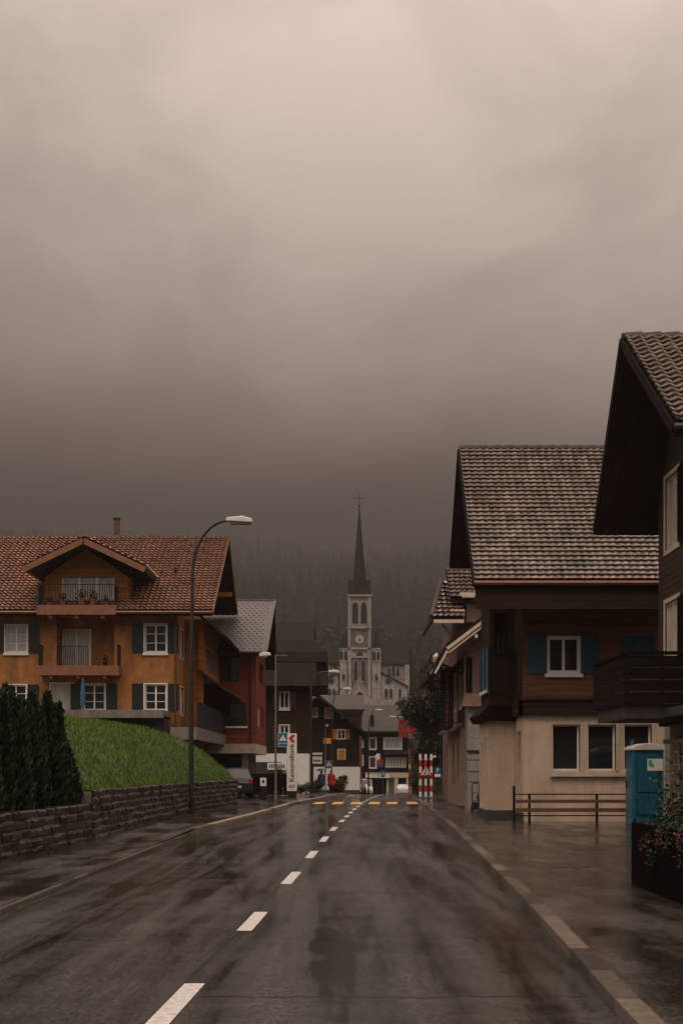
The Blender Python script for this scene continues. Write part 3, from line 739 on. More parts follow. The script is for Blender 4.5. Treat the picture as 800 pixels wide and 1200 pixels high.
T2 = TF(D0+.9)
window(H, T2, wx(69), wx(103), wz(784), wz(735), 2, 1, w0=.05, fw=.07, pane=M['curtain_reflection'], name='balcony_door')
# balconies
def balcony(py0, py1, x0, x1, rail_top, depth, full, m=M['brown_wood']):
    mb = MB(); mb.box(x0, x1, D0-depth, D0-.003, wz(py1), wz(py0)); mb.box(x0-.02, x1+.02, D0-depth-.05, D0-depth-.002, wz(py1)-.02, wz(py0)+.03)
    for k in range(3):
        c = x0+(x1-x0)*(k+.5)/3; mb.box(c-.09, c+.09, D0-depth+.05, D0-.01, wz(py1)-.16, wz(py1)-.002)
    b = mb.build('balcony', m, H)
    TT = TF(D0-depth+.06)
    if full: bars_rail(TT, x0+.05, x1-.05, wz(py0)+.03, rail_top, step=.11).build('railing', M['iron'], b)
    for xx in (x0+.06, x1-.06):
        bars_rail(TL(xx), D0-depth+.08, D0-.02, wz(py0)+.03, rail_top, step=.1).build('side_railing', M['iron'], b)
    return b
balcony(782.5, 792.5, wx(49), wx(143), wz(757), 1.0, False)
bars_rail(TF(D0-.02), wx(67), wx(103), wz(783), wz(757), step=.1).build('railing', M['iron'], H)
bb = MB(); bb.box(-22, wx(200), 61.5, 63.99, wz(841), wz(835)+.02); bb.box(-22, wx(200), 61.5, 61.6, wz(843.5), wz(841)-.003)
bb.build('terrace_slab', M['concrete'], H)
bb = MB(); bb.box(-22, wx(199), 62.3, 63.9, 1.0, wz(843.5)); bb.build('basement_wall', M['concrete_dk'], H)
# roof
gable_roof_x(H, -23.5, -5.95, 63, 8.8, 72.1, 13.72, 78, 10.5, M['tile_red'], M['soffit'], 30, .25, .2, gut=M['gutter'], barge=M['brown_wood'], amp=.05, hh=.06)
for (yy, zz) in ((67.5, 10.7), (72.1, 13.1), (64.4, 9.05), (75.6, 11.3)): mb = MB(); mb.box(-7.6, -6.05, yy-.11, yy+.11, zz-.22, zz+.02); mb.build('purlin', M['orange_wood'], H)
# chimney, vent
ch = MB(); cx_ = PX(137, 73); ch.box(cx_-.14, cx_+.14, 72.9, 73.2, 13.2, PZ(609, 73)); c_ = ch.build('chimney', M['gutter'], H)
ch = MB(); ch.box(cx_-.18, cx_+.18, 72.85, 73.25, PZ(609, 73)+.002, PZ(607, 73)); ch.build('cap', M['gutter_dk'], c_)
v = MB(); v.tube([(PX(206, 67), 67, 10.9), (PX(206, 67), 67, 11.45)], .06, 8); v.tube([(PX(206, 67), 67, 10.9), (PX(206, 67), 67, 11.05)], [.2, .06], 8); v.build('roof_vent', M['iron'], H)
# dormer
dm = MB(); dl, dr = wx(53), wx(150)
wall_face(dm, T, dl, dr, 8.7, wz(676), [(wx(72), wx(134), wz(712), wz(668.5))])
dm.face([T(dl, wz(676), 0), T(dr, wz(676), 0), T(wx(101), wz(642), 0)])
for xx in (dl, dr): dm.face([(xx, 64, 8.7), (xx, 64, wz(676)), (xx, 67.6, wz(676))])
dmo = dm.build('dormer', M['orange_wood'], H)
window(dmo, T, wx(72), wx(134), wz(712), wz(668.5), 3, 1, pane=M['curtain_reflection'], fw=.09, frame=M['white'])
mb = MB(); yf, yb_ = 62.3, 70
ap = (PX(98, yf), PZ(631, yf)); el = (PX(27, yf), PZ(665, yf)); er = (PX(170, yf), PZ(665, yf))
for (ex, sgn) in ((el, -1), (er, 1)):
    dv = Vector((ap[0]-ex[0], 0, ap[1]-ex[1]))
    mb.cur = 0; tiles(mb, (ex[0], yf if sgn > 0 else yb_, ex[1]+.03), (0, 1 if sgn > 0 else -1, 0), dv, yb_-yf, dv.length, 10, .25, amp=.05, hh=.06)
    mb.cur = 1; slab(mb, (ex[0], yf, ex[1]), (ex[0], yb_, ex[1]), (ap[0], yb_, ap[1]), (ap[0], yf, ap[1]), .14)
dro = mb.build('dormer_roof', [M['tile_red'], M['soffit']], H, fix=False)
for ex in (el, er): mb = MB(); mb.bar((ex[0], yf-.02, ex[1]-.1), (ap[0], yf-.02, ap[1]-.1), .05, .26); mb.build('barge_board', M['brown_wood'], dro)
db = balcony(713, 723, wx(50), wx(140), wz(688), 1.1, True)
# bay on the gable side with its little skirt roofs, terrace slab and dark railing
mb = MB(); TB = TR(-6.7); zb0, zb1 = 6.2, 8.9
wall_face(mb, TB, 67, 75, zb0, zb1, [(67.6, 74.6, wz(779), wz(746))]); wall_face(mb, TF(67), XR, -6.7, zb0, zb1); mb.face([(XR, 67, zb0), (-6.7, 67, zb0), (-6.7, 75, zb0), (XR, 75, zb0)])
bay = mb.build('bay', M['orange_wood'], H)
window(bay, TB, 67.6, 74.6, wz(779), wz(746), 6, 1, fw=.07, frame=M['cream'])
mb = MB(); mb.box(XR, -6.9, 66.9, 67.15, 3.6, 6.2); mb.box(-7.0, -6.75, 66.8, 67.05, 2.4, 8.6); mb.build('corner_post', M['orange_wood'], H)
mb = MB()
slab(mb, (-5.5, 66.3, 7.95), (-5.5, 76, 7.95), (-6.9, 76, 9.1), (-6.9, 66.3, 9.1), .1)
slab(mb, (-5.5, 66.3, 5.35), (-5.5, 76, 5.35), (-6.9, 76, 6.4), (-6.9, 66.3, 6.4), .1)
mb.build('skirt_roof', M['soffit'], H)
mb = MB(); mb.box(-7.5, -6.35, 60, 76.5, 2.85, 3.4); mb.build('side_terrace', M['concrete'], H)
mb = MB(); mb.box(-6.45, -6.38, 61, 76, 3.42, 4.5); mb.box(-6.48, -6.35, 61, 76, 4.5, 4.55); mb.build('terrace_railing', M['iron'], H)
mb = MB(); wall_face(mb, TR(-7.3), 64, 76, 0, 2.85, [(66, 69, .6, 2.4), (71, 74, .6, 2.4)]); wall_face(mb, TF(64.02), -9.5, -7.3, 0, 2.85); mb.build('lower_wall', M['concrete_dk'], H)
for a in ((66, 69), (71, 74)): window(H, TR(-7.3), *a, .6, 2.4, 3, 1, frame=M['gutter_dk'])
mb = MB(); mb.tube([(wx(209)-.12, 63.9, 8.7), (wx(209)-.12, 63.9, 2)], .05, 8); mb.build('downpipe', M['gutter'], H)
# things on its balconies
def potplant(name, label, loc, s, leafm, flower, cat='potted plant', pot=M['terracotta'], n=120):
    r = thing(name, label, cat, loc); rg = np.random.default_rng(int(abs(loc[0]*100+loc[2]*10)))
    mb = MB(); mb.tube([(loc[0], loc[1], loc[2]), (loc[0], loc[1], loc[2]+.25*s)], [.11*s, .15*s], 10); mb.build('pot', pot, r)
    mb = MB(); leaves(mb, (loc[0], loc[1], loc[2]+.42*s), (.22*s, .22*s, .25*s), n, .05*s, rg); mb.build('foliage', leafm, r, fix=False)
    if flower:
        mb = MB(); leaves(mb, (loc[0], loc[1], loc[2]+.48*s), (.22*s, .22*s, .2*s), 24, .035*s, rg); mb.build('blossoms', flower, r, fix=False)
zf = wz(713)+.03
for i, (px, s, fl, lab, cat) in enumerate(((62, .7, None, 'small green pot plant at the left end of the dormer balcony', 'potted plant'), (77, .95, None, 'leafy pot plant left of the orange shrub on the dormer balcony', 'potted plant'),
        (99, 1.25, M['flower_orange'], 'largest potted shrub, orange and in the middle of the dormer balcony', 'potted shrub'), (112, 1.15, M['flower_orange'], 'orange potted shrub right of the largest one on the dormer balcony', 'potted shrub'),
        (127, .8, None, 'low green pot plant near the right end of the dormer balcony', 'potted plant'))):
    potplant('potted_plant', lab, (wx(px), 63.35, zf), s, M['leaf_autumn'] if fl else M['leaf'], fl, cat)
potplant('potted_plant', 'pair of dark leafy plants in a planter on the middle balcony', (wx(126), 63.4, wz(782.5)+.03), .8, M['leaf'], None, pot=M['iron'])
pr = thing('closed_parasol', 'closed blue parasol standing on the terrace before the ground floor window', 'parasol', (wx(104), 62.6, wz(835)))
mb = MB(); x_ = wx(104); mb.tube([(x_, 62.6, 4.22), (x_, 62.6, 5.75)], .03, 6); mb.tube([(x_, 62.6, 4.2), (x_, 62.6, 4.28)], .25, 10); mb.build('pole', M['galv'], pr)
mb = MB(); mb.tube([(x_, 62.6, 4.45), (x_, 62.6, 4.6), (x_, 62.6, 5.3), (x_, 62.6, 5.68)], [.12, .13, .1, .03], 8); mb.build('canopy', M['blue_pole'], pr)

# ---------------------------------------------------------------- red building
H = thing('red_building', 'dark red shingled house with pale grey roof on a beige slab, behind the orange house', 'house', (-6, 75, 0))
y0 = 75; T = TF(y0); XRr = PX(300, y0); zt = PZ(764, 74)
mb = MB(); hf = [(PX(258.5, y0), PX(279, y0), PZ(799, y0), PZ(768, y0)), (PX(258.5, y0), PX(288, y0), PZ(851, y0), PZ(823, y0))]
zb = PZ(872, y0)
wall_face(mb, T, -11, XRr, zb, zt, hf); TS = TR(XRr)
hs_ = [(77.5, 82.5, PZ(802, 80), PZ(778, 80)), (77, 79.6, PZ(853, 80), PZ(828, 80)), (80.6, 82.6, PZ(853, 80), PZ(828, 80))]
wall_face(mb, TS, y0, 84.5, zb, zt+.1, hs_); mb.face([TS(75, zt, 0), TS(84.5, zt, 0), TS(80, 11.2, 0)])
mb.face([(-11, 75, zb), (-11, 84.5, zb), (-11, 84.5, zt), (-11, 75, zt)]); mb.face([(-11, 84.5, zb), (XRr, 84.5, zb), (XRr, 84.5, zt), (-11, 84.5, zt)])
mb.build('wall', M['red_wall'], H)
window(H, T, *hf[0], 1, 1, frame=M['gutter_dk']); window(H, T, *hf[1], 1, 1, frame=M['gutter_dk'], sill=M['white'])
window(H, TS, *hs_[0], 3, 1, frame=M['red_shutter'], fw=.1); window(H, TS, *hs_[1], 2, 1, frame=M['white'], pane=M['curtain_reflection']); window(H, TS, *hs_[2], 1, 1, frame=M['gutter_dk'])
mb = MB(); mb.box(-11, XRr+.05, 74.4, 84.6, PZ(883, y0), PZ(872, y0)-.002); mb.build('floor_slab', M['beige_band'], H)
mb = MB()
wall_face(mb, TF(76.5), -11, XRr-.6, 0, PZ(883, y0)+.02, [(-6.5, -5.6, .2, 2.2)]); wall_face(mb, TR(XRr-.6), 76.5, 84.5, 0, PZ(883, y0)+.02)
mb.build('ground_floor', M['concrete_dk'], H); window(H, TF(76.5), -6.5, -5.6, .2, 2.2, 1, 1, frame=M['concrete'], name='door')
mb = MB(); mb.box(PX(284, y0), PX(291, y0), y0-.3, y0+.1, 0, PZ(883, y0)-.01); mb.build('pillar', M['concrete'], H)
mb = MB(); mb.cur = 1; ex = PX(312, 74); rx = PX(322, 80)
slab(mb, (-11.6, 74, zt), (ex, 74, zt), (rx, 80, PZ(704, 80)), (-11.6, 80, PZ(704, 80)), .16)
slab(mb, (-11.6, 86, zt), (ex, 86, zt), (rx, 80.003, PZ(704, 80)-.002), (-11.6, 80.003, PZ(704, 80)-.002), .16)
mb.cur = 0
slab(mb, (-11.6, 73.98, zt+.03), (ex+.02, 73.98, zt+.03), (rx+.02, 80, PZ(704, 80)+.03), (-11.6, 80, PZ(704, 80)+.03), .028)
mb.cur = 2; V = Vector((0, 6, PZ(704, 80)-zt)); Ln = V.length; V.normalize(); Nn = Vector((0, -V.z, V.y)); 
for r_ in range(20):                           # diagonal pattern of snow guards
    for c_ in range(26):
        s_ = .35+r_*.315; xx = -11.3+c_*.3+(.15 if r_ % 2 else 0)
        if xx > ex-.3+(rx-ex)*(s_/Ln) or s_ > Ln-.25: continue
        p = Vector((xx, 73.98, zt+.05))+V*s_; mb.obox(p, (.032, 0, 0), V*.028, Nn*.012)
mb.cur = 3; mb.bar((ex+.03, 73.97, zt+.03), (rx+.03, 80, PZ(704, 80)+.03), .07, .14); mb.bar((-11.6, 80, PZ(704, 80)+.05), (rx+.05, 80, PZ(704, 80)+.05), .16, .08)
rf = mb.build('roof', [M['slate'], M['soffit'], M['hole'], M['concrete']], H)
mb = MB(); mb.tube([(-11.6, 73.9, zt-.03), (ex+.05, 73.9, zt-.03)], .09, 8); mb.build('gutter', M['gutter_dk'], rf)
mb = MB(); mb.tube([(PX(293.5, y0), 74.9, zt-.2), (PX(293.5, y0), 74.9, zb)], .05, 8); mb.build('downpipe', M['gutter_dk'], H)

# ---------------------------------------------------------------- tall dark house behind it
H = thing('dark_tall_house', 'tall black brown timber house with stepped dark roof between red house and chalet', 'house', (-4.5, 98, gz(98)))
y0 = 98; T = TF(y0); g0 = gz(98)-.1
def q(p, D=98): return PX(p, D)
def r(p, D=98): return PZ(p, D)
mb = MB(); hh_ = [(q(328), q(338.5), r(830), r(811)), (q(328), q(338.5), r(868), r(850))]
wall_face(mb, T, q(292), q(361), r(883), r(803), hh_); wall_face(mb, TR(q(361)), 98, 110, r(883), r(803)); mb.face([(q(292), 98, r(883)), (q(292), 110, r(883)), (q(292), 110, r(803)), (q(292), 98, r(803))]); mb.face([(q(292), 110, r(883)), (q(361), 110, r(883)), (q(361), 110, r(803)), (q(292), 110, r(803))])
mb.build('wall', M['dark_wood'], H)
for h in hh_: window(H, T, *h, 2, 1, surround=.07, fw=.08, sill=True, shut=M['red_shutter'], shutw=.42)
mb = MB(); mb.box(q(296), q(362), 97.6, 110, g0, r(883)-.01); mb.build('ground_floor', M['white'], H)
mb = MB(); mb.box(q(300), q(330), 97.45, 97.62, g0+.2, r(893)); mb.build('garage_door', M['concrete_dk'], H)
mb = MB(); mb.box(q(314), q(336), 97.35, 97.45, r(902), r(894)); b_ = mb.build('shop_sign', M['sign_white'], H)
mb = MB()
for k in range(7): mb.box(q(316+2.7*k), q(317.6+2.7*k), 97.33, 97.352, r(900), r(896)+(k % 2)*.05)
mb.build('faded_lettering', M['black'], b_)
mb = MB()
def tier(x0, x1, x0t, x1t, z0, z1, y0_, y1_, dy):
    f = [(x0, y0_, z0), (x1, y0_, z0), (x1, y1_, z0), (x0, y1_, z0), (x0t, y0_+dy, z1), (x1t, y0_+dy, z1), (x1t, y1_-dy, z1), (x0t, y1_-dy, z1)]
    k = len(mb.v); mb.v += f
    for qq in ((0,3,2,1),(4,5,6,7),(0,1,5,4),(1,2,6,5),(2,3,7,6),(3,0,4,7)): mb.f.append([k+i for i in qq]); mb.m.append(0)
tier(q(288), q(371), q(294), q(371), r(805), r(777), 96.6, 111, .9)
tier(q(296), q(383), q(300), q(383), r(776), r(764), 97.6, 111, .2)
tier(q(298), q(383), q(302), q(368), r(764)+.01, r(749), 97.9, 111, .8)
tier(q(310), q(367.5), q(318), q(367), r(749)+.01, r(724), 98.8, 109, 2.0)
tier(q(371)+.01, q(383), q(371)+.01, q(383), r(804), r(776)-.01, 98.5, 110, 0)
mb.build('roof', M['slate_dk'], H)
mb = MB(); mb.box(q(364), q(383), 98.3, 98.49, r(803), r(786)); mb.build('shingle_apron', M['slate_mid'], H)
# dark fence, bin and hedge in front of it
H = thing('dark_board_fence', 'dark board fence by the pavement between red house and bank pylon', 'fence', (PX(307, 76), 76, 0))
mb = MB()
x = PX(293.5, 76)
while x < PX(335, 76): mb.box(x, x+.12, 76, 76.03, .1, 1.27+.03*random.random()); x += .13
mb.build('boards', M['dark_wood2'], H); mb = MB(); mb.box(PX(293, 76), PX(335, 76), 76.04, 76.1, .9, 1.0)
for xx in (293.5, 306, 320, 334): mb.box(PX(xx, 76)-.04, PX(xx, 76)+.04, 76.1, 76.18, 0, 1.3)
mb.build('frame', M['iron'], H)

# ---------------------------------------------------------------- brown chalet with orange shutters
H = thing('orange_shuttered_chalet', 'brown timber chalet with bright orange shutters above a white ground floor', 'house', (-1.5, 130, gz(130)))
y0 = 130; T = TF(y0); g0 = gz(130)-.1
q = lambda p, D=130: PX(p, D); r = lambda p, D=130: PZ(p, D)
mb = MB(); xl, xr = q(326), q(421); za = r(853); ax, az = q(373.5), r(818)
hh_ = [(q(381), q(389.5), r(841.5), r(830)), (q(365), q(371.5), r(840), r(830)), (q(395.2), q(404.6), r(866), r(855)), (q(396), q(404), r(889.5), r(878.5)), (q(400), q(403.4), r(841.5), r(838.5))]
wall_face(mb, T, xl, xr, r(898.5), r(842)+.0, hh_[2:4])
def zl(x): return za+(az-za)*(1-abs(x-ax)/(xr-ax))
mb2 = mb; mb.face([(xl, 130.01, za-.6), (xr, 130.01, za-.6), (xr, 130.01, za), (ax, 130.01, az), (xl, 130.01, za)])
wall_face(mb, TR(xr), 130, 141, r(898.5), za); wall_face(mb, TL(xl), 130, 141, r(898.5), za)
mb.build('wall', M['dark_wood'], H)
for i, h in enumerate(hh_):
    TT = TF(130)
    if i == 2: window(H, TT, *h, 2, 2, surround=.06, shut=M['orange_shutter'], shutw=.34, w0=.03, fw=.08)
    elif i == 4: window(H, TT, *h, 1, 1, surround=.04, w0=.03, fw=.05)
    else:
        window(H, TT, *h, 1, 1, surround=.07, w0=.03); shutter(H, TT, h[0] if i else h[0]+.02, h[1] if i != 1 else h[1]-.2, h[2], h[3], M['orange_shutter'], w=.05)
mb = MB(); mb.cur = 0; wall_face(mb, TF(129.97), xl, xr+.05, g0+.55, r(898.5)-.01, [(q(397), q(406), r(914.5), r(909.5))]); wall_face(mb, TR(xr+.05), 129.97, 141, g0+.55, r(898.5)-.01)
mb.cur = 1; mb.box(xl, xr+.06, 129.95, 141, g0, g0+.55)
mb.build('ground_floor', [M['white'], M['plinth']], H); window(H, TF(129.97), q(397), q(406), r(914.5), r(909.5), 1, 1, frame=M['gutter_dk'])
mb = MB(); ez = r(853.5); exr = q(427.5); exl = 2*ax-exr
slab(mb, (exr, 128, ez-.35), (exr, 142, ez-.35), (ax, 142, az+.25), (ax, 128, az+.25), .22); slab(mb, (exl, 142, ez-.35), (exl, 128, ez-.35), (ax-.003, 128, az+.25), (ax-.003, 142, az+.25), .22)
mb.build('roof', M['slate_dk'], H)
# signs on and near it
t = thing('orange_sign_board', 'small plain orange board hanging in front of the orange shuttered chalet', 'sign', (q(383.5), 126, r(871)))
mb = MB(); mb.box(PX(379, 126), PX(388, 126), 126, 126.06, PZ(871.5, 126), PZ(865, 126)); mb.build('board', M['orange_shutter'], t)
mb = MB(); mb.bar((PX(381, 126), 126.03, PZ(865, 126)), (PX(381, 126), 126.03, PZ(862, 126)), .04); mb.bar((PX(386, 126), 126.03, PZ(865, 126)), (PX(386, 126), 126.03, PZ(862, 126)), .04)
mb.bar((PX(376, 126), 126.03, PZ(862, 126)), (PX(389, 126), 126.03, PZ(862, 126)), .04); mb.bar((PX(388.5, 126), 126.03, PZ(862, 126)), (PX(388.5, 126), 126.03, gz(126)), .09); mb.build('bracket', M['iron'], t)

H = thing('grey_roof_house', 'house showing only a brown grey roof right below the church', 'house', (1, 165, gz(165)))
mb = MB(); mb.box(PX(378, 165), PX(424, 165), 165, 174, gz(165)-.3, PZ(832, 165)); mb.build('wall', M['mid_wood'], H)
mb = MB(); slab(mb, (PX(374, 163), 163, PZ(831, 163)), (PX(427, 163), 163, PZ(831, 163)), (PX(426, 169), 169, PZ(815, 169)), (PX(374, 169), 169, PZ(815, 169)), .25)
slab(mb, (PX(374, 163), 176, PZ(831, 163)), (PX(427, 163), 176, PZ(831, 163)), (PX(426, 169), 169.003, PZ(815, 169)), (PX(374, 169), 169.003, PZ(815, 169)), .25); mb.build('roof', M['slate_mid'], H)

# ---------------------------------------------------------------- chalet at the end of the street
H = thing('far_chalet', 'dark chalet at the street end with white window bands and a pale shop front', 'house', (6, 190, gz(190)))
y0 = 190; T = TF(y0); g0 = gz(190)-.1; q = lambda p, D=190: PX(p, D); r = lambda p, D=190: PZ(p, D)
wl = [(432.5, 440.5, 878, 864.5), (432.5, 440.5, 900, 887), (421.5, 425.5, 876, 868), (421.5, 425.5, 897, 885), (449.5, 470.5, 878, 864.5), (452, 475, 899, 888)]
hh_ = [(q(a), q(b), r(c), r(d)) for a, b, c, d in wl]
mb = MB(); wall_face(mb, T, q(420.5), q(478), r(905), r(855), hh_); wall_face(mb, TR(q(478)), 190, 202, r(905), r(855)); wall_face(mb, TL(q(420.5)), 190, 202, r(905), r(855))
mb.face([(q(478), 190, r(855)), (q(478), 202, r(855)), (q(478), 196, r(830))]); mb.face([(q(420.5), 190, r(855)), (q(420.5), 202, r(855)), (q(420.5), 196, r(830))])
mb.build('wall', M['dark_wood2'], H)
for i, h in enumerate(hh_):
    if i < 2: window(H, T, *h, 1, 1, surround=.1, pane=M['red_shutter'], fw=.12)
    elif i < 4: window(H, T, *h, 1, 1, surround=.05, pane=M['curtain_reflection'])
    else: window(H, T, *h, 8 if i == 4 else 6, 1, surround=.08, pane=M['pane'] if i == 4 else M['curtain_reflection'], fw=.17)
mb = MB(); slab(mb, (q(449), 188.6, r(884)), (q(480), 188.6, r(884)), (q(480), 190, r(879.5)), (q(449), 190, r(879.5)), .12); mb.build('canopy', M['slate_dk'], H)
mb = MB(); mb.box(q(428), q(456.5), 189.3, 189.9, r(911.5), r(906)); fs = mb.build('shop_fascia', M['sign_white'], H)
mb = MB(); mb.box(q(427), q(457), 189.2, 190, r(905.8), r(905.1)); mb.build('cornice', M['cream'], H)
mb = MB(); mb.cur = 0
for (a, b) in ((420.5, 429), (452.5, 455), (462, 466), (476, 478)): mb.box(q(a), q(b), 189.95, 190.5, g0, r(911.8))
mb.cur = 1; mb.box(q(420.5), q(478), 191.5, 201, g0, r(905)-.01); mb.cur = 0; mb.box(q(457), q(478), 189.9, 191, r(911.5), r(905.3))
mb.build('shop_front', [M['cream'], M['black']], H)
window(H, TF(190.3), q(455.3), q(461.7), g0+.3, r(912), 3, 1, frame=M['cream'], pane=M['pane'])
mb = MB(); xa, xb = q(419), q(468)
slab(mb, (xa, 188.6, r(857)), (q(480), 188.6, r(857)), (xb, 196, r(824)), (q(424), 196, r(824)), .3); slab(mb, (xa, 203.4, r(857)), (q(480), 203.4, r(857)), (xb, 196.003, r(824)), (q(424), 196.003, r(824)), .3)
mb.build('roof', M['slate_mid'], H)
mb = MB(); mb.box(q(434), q(438), 189.9, 191.4, r(860), r(838)); mb.build('chimney', M['slate_dk'], H)
mb = MB(); mb.box(q(430.5), q(431.5), 189.7, 189.8, r(870), r(865)); 
# white vaulted garage right of it
H = thing('white_garage', 'low white building with a dark arched opening at the far end', 'garage', (q(472), 204, gz(204)))
mb = MB(); pts = [(q(463, 204), g0-.3), (q(468, 204), g0-.3)]+[(q(473.5, 204)+.62*math.cos(math.pi-a*math.pi/8), PZ(921, 204)+.62*math.sin(math.pi-a*math.pi/8)) for a in range(9)]+[(q(479, 204), g0-.3), (q(483, 204), g0-.3), (q(483, 204), PZ(911.5, 204)), (q(463, 204), PZ(911.5, 204))]
mb.prism(pts, 'y', 203.8, 204.4); mb.build('wall', M['white'], H)
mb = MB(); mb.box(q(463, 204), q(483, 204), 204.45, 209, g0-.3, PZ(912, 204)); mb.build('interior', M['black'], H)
mb = MB(); slab(mb, (q(462, 204), 203.4, PZ(911.5, 204)), (q(484, 204), 203.4, PZ(911.5, 204)), (q(484, 204), 209, PZ(908, 204)), (q(462, 204), 209, PZ(908, 204)), .15); mb.build('roof', M['slate_dk'], H)

# ---------------------------------------------------------------- church
H = thing('church', 'pale stone church with tall dark needle spire rising in the mist', 'church', (5.25, 400, 14))
q = lambda p, D=400: PX(p, D); r = lambda p, D=400: PZ(p, D)
CX = q(421); hw = 3.3
def arch_poly(x0, x1, z0, z1, pointed=True):
    w = (x1-x0)/2; c = (x0+x1)/2; pts = [(x0, z0), (x1, z0)]; zs = z1-w*1.3
    for i in range(7):
        a = i/6
        pts.append((x1-w*a*(.35+.65*a) if pointed else c+w*math.cos(a*math.pi/2), zs+(z1-zs)*math.sin(a*math.pi/2)))
    for i in range(5, -1, -1):
        a = i/6
        pts.append((x0+w*a*(.35+.65*a) if pointed else c-w*math.cos(a*math.pi/2), zs+(z1-zs)*math.sin(a*math.pi/2)))
    return pts
def arch_win(parent, x0, x1, z0, z1, y, name='arched_window', pm=None, rim=.3):
    mb = MB(); mb.cur = 0; mb.prism(arch_poly(x0-rim, x1+rim, z0-rim, z1+rim*1.4), 'y', y-.18, y+.05)
    mb.cur = 1; mb.prism(arch_poly(x0, x1, z0, z1), 'y', y-.24, y-.1)
    return mb.build(name, [M['church'], pm or M['church_glass']], parent)
mb = MB(); mb.cur = 0
mb.box(CX-hw, CX+hw, 400, 406.6, 10, r(698))
for sx in (-1, 1):                             # corner buttresses, stepping in
    for (z0, z1, w) in ((10, r(815), 1.15), (r(815), r(762), .95), (r(762), r(700), .7)):
        a = CX+sx*(hw+.05); mb.box(min(a, a-sx*w), max(a, a-sx*w), 399.4, 400.1, z0, z1-.02)
for (py, o) in ((735.5, .35), (698, .45), (760, .2), (770, .12)): mb.box(CX-hw-o, CX+hw+o, 399.6-o, 406.9, r(py)-.3, r(py)+.25)
mb.cur = 1; mb.box(CX-hw+1.0, CX+hw-1.0, 399.9, 400.2, 12, r(771)-.3)
mb.box(CX-hw+.8, CX+hw-.8, 399.88, 400.2, r(759), r(738))
tw = mb.build('tower', [M['church'], M['church_dk']], H)
for c in (-1.25, 1.25): arch_win(tw, CX+c-.85, CX+c+.85, r(731), r(706), 399.95, 'belfry_opening', M['black'], .25)
for c in (-1.1, 1.1): arch_win(tw, CX+c-.6, CX+c+.6, r(798), r(774), 399.9, 'lancet_window', None, .2)
mb = MB(); mb.tube([(CX, 399.8, r(768)), (CX, 399.55, r(768))], 1.0, 20); mb.build('rose_window', M['church_glass'], tw)
mb = MB(); mb.tube([(CX, 399.86, r(749.5)), (CX, 399.6, r(749.5))], 1.2, 28); ck = mb.build('clock', M['dial'], tw)
mb = MB(); mb.tube([(CX, 399.6, r(749.5)), (CX, 399.55, r(749.5))], .55, 20); mb.build('dial_centre', M['gold'], ck)
mb = MB()
for a in range(12):
    t_ = a*math.pi/6; c, s = math.cos(t_), math.sin(t_); mb.bar((CX+c*.82, 399.57, r(749.5)+s*.82), (CX+c*1.08, 399.57, r(749.5)+s*1.08), .1, .05)
mb.bar((CX, 399.52, r(749.5)), (CX+.35, 399.52, r(749.5)+.45), .12, .05); mb.bar((CX, 399.5, r(749.5)), (CX+.3, 399.5, r(749.5)-.8), .1, .05); mb.build('hands_and_numerals', M['black'], ck)
mb = MB(); cy = 403.3; zs = [r(698)+.2, r(686), r(592)]; ws = [hw+.1, 2.05, .12]
k0 = len(mb.v)
for z, w in zip(zs, ws):
    for j in range(8):
        a = math.pi/8+j*math.pi/4; rr = w/math.cos(math.pi/8)
        x_, y_ = math.cos(a)*rr, math.sin(a)*rr
        mb.v.append((CX+x_, cy+y_, z))
for l in range(2):
    for j in range(8): mb.f.append([k0+l*8+j, k0+l*8+(j+1) % 8, k0+(l+1)*8+(j+1) % 8, k0+(l+1)*8+j]); mb.m.append(0)
for sx in (0, 1, 2, 3):                         # four gablets at the foot of the spire
    a = sx*math.pi/2; d = Vector((math.sin(a), -math.cos(a), 0)); s_ = Vector((math.cos(a), math.sin(a), 0)); c = Vector((CX, cy, 0))+d*(hw+.05)
    mb.face([c-s_*2+Vector((0,0,zs[0])), c+s_*2+Vector((0,0,zs[0])), c+Vector((0,0,r(678)))]); top = Vector((CX, cy, r(678)))+d*1.0
    mb.face([c-s_*2+Vector((0,0,zs[0])), c+Vector((0,0,r(678))), top]); mb.face([c+s_*2+Vector((0,0,zs[0])), c+Vector((0,0,r(678))), top])
mb.build('spire', M['spire'], H)
mb = MB(); mb.blob((CX, cy, r(590.5)), .42, 10, 6); mb.tube([(CX, cy, r(592)), (CX, cy, r(576))], [.13, .08], 6); mb.bar((CX-1.3, cy, r(581)), (CX+1.3, cy, r(581)), .16); 
for e in ((CX-1.3, r(581)), (CX+1.3, r(581)), (CX, r(576.3))): mb.blob((e[0], cy, e[1]), .2, 6, 4)
mb.build('cross', M['iron'], H)
mb = MB()                                       # portal gable
mb.cur = 0; mb.prism([(q(412), 10), (q(429.5), 10), (q(429.5), r(812)), (q(421), r(796)), (q(412), r(812))], 'y', 398.6, 399.8)
mb.bar((q(411.5), 398.5, r(813)), (q(421), 398.5, r(795)), .4, .4); mb.bar((q(430), 398.5, r(813)), (q(421), 398.5, r(795)), .4, .4)
pt = mb.build('portal', [M['church']], H); arch_win(pt, q(417), q(425), 12, r(811), 398.6, 'arched_door', M['church_glass'], .3)
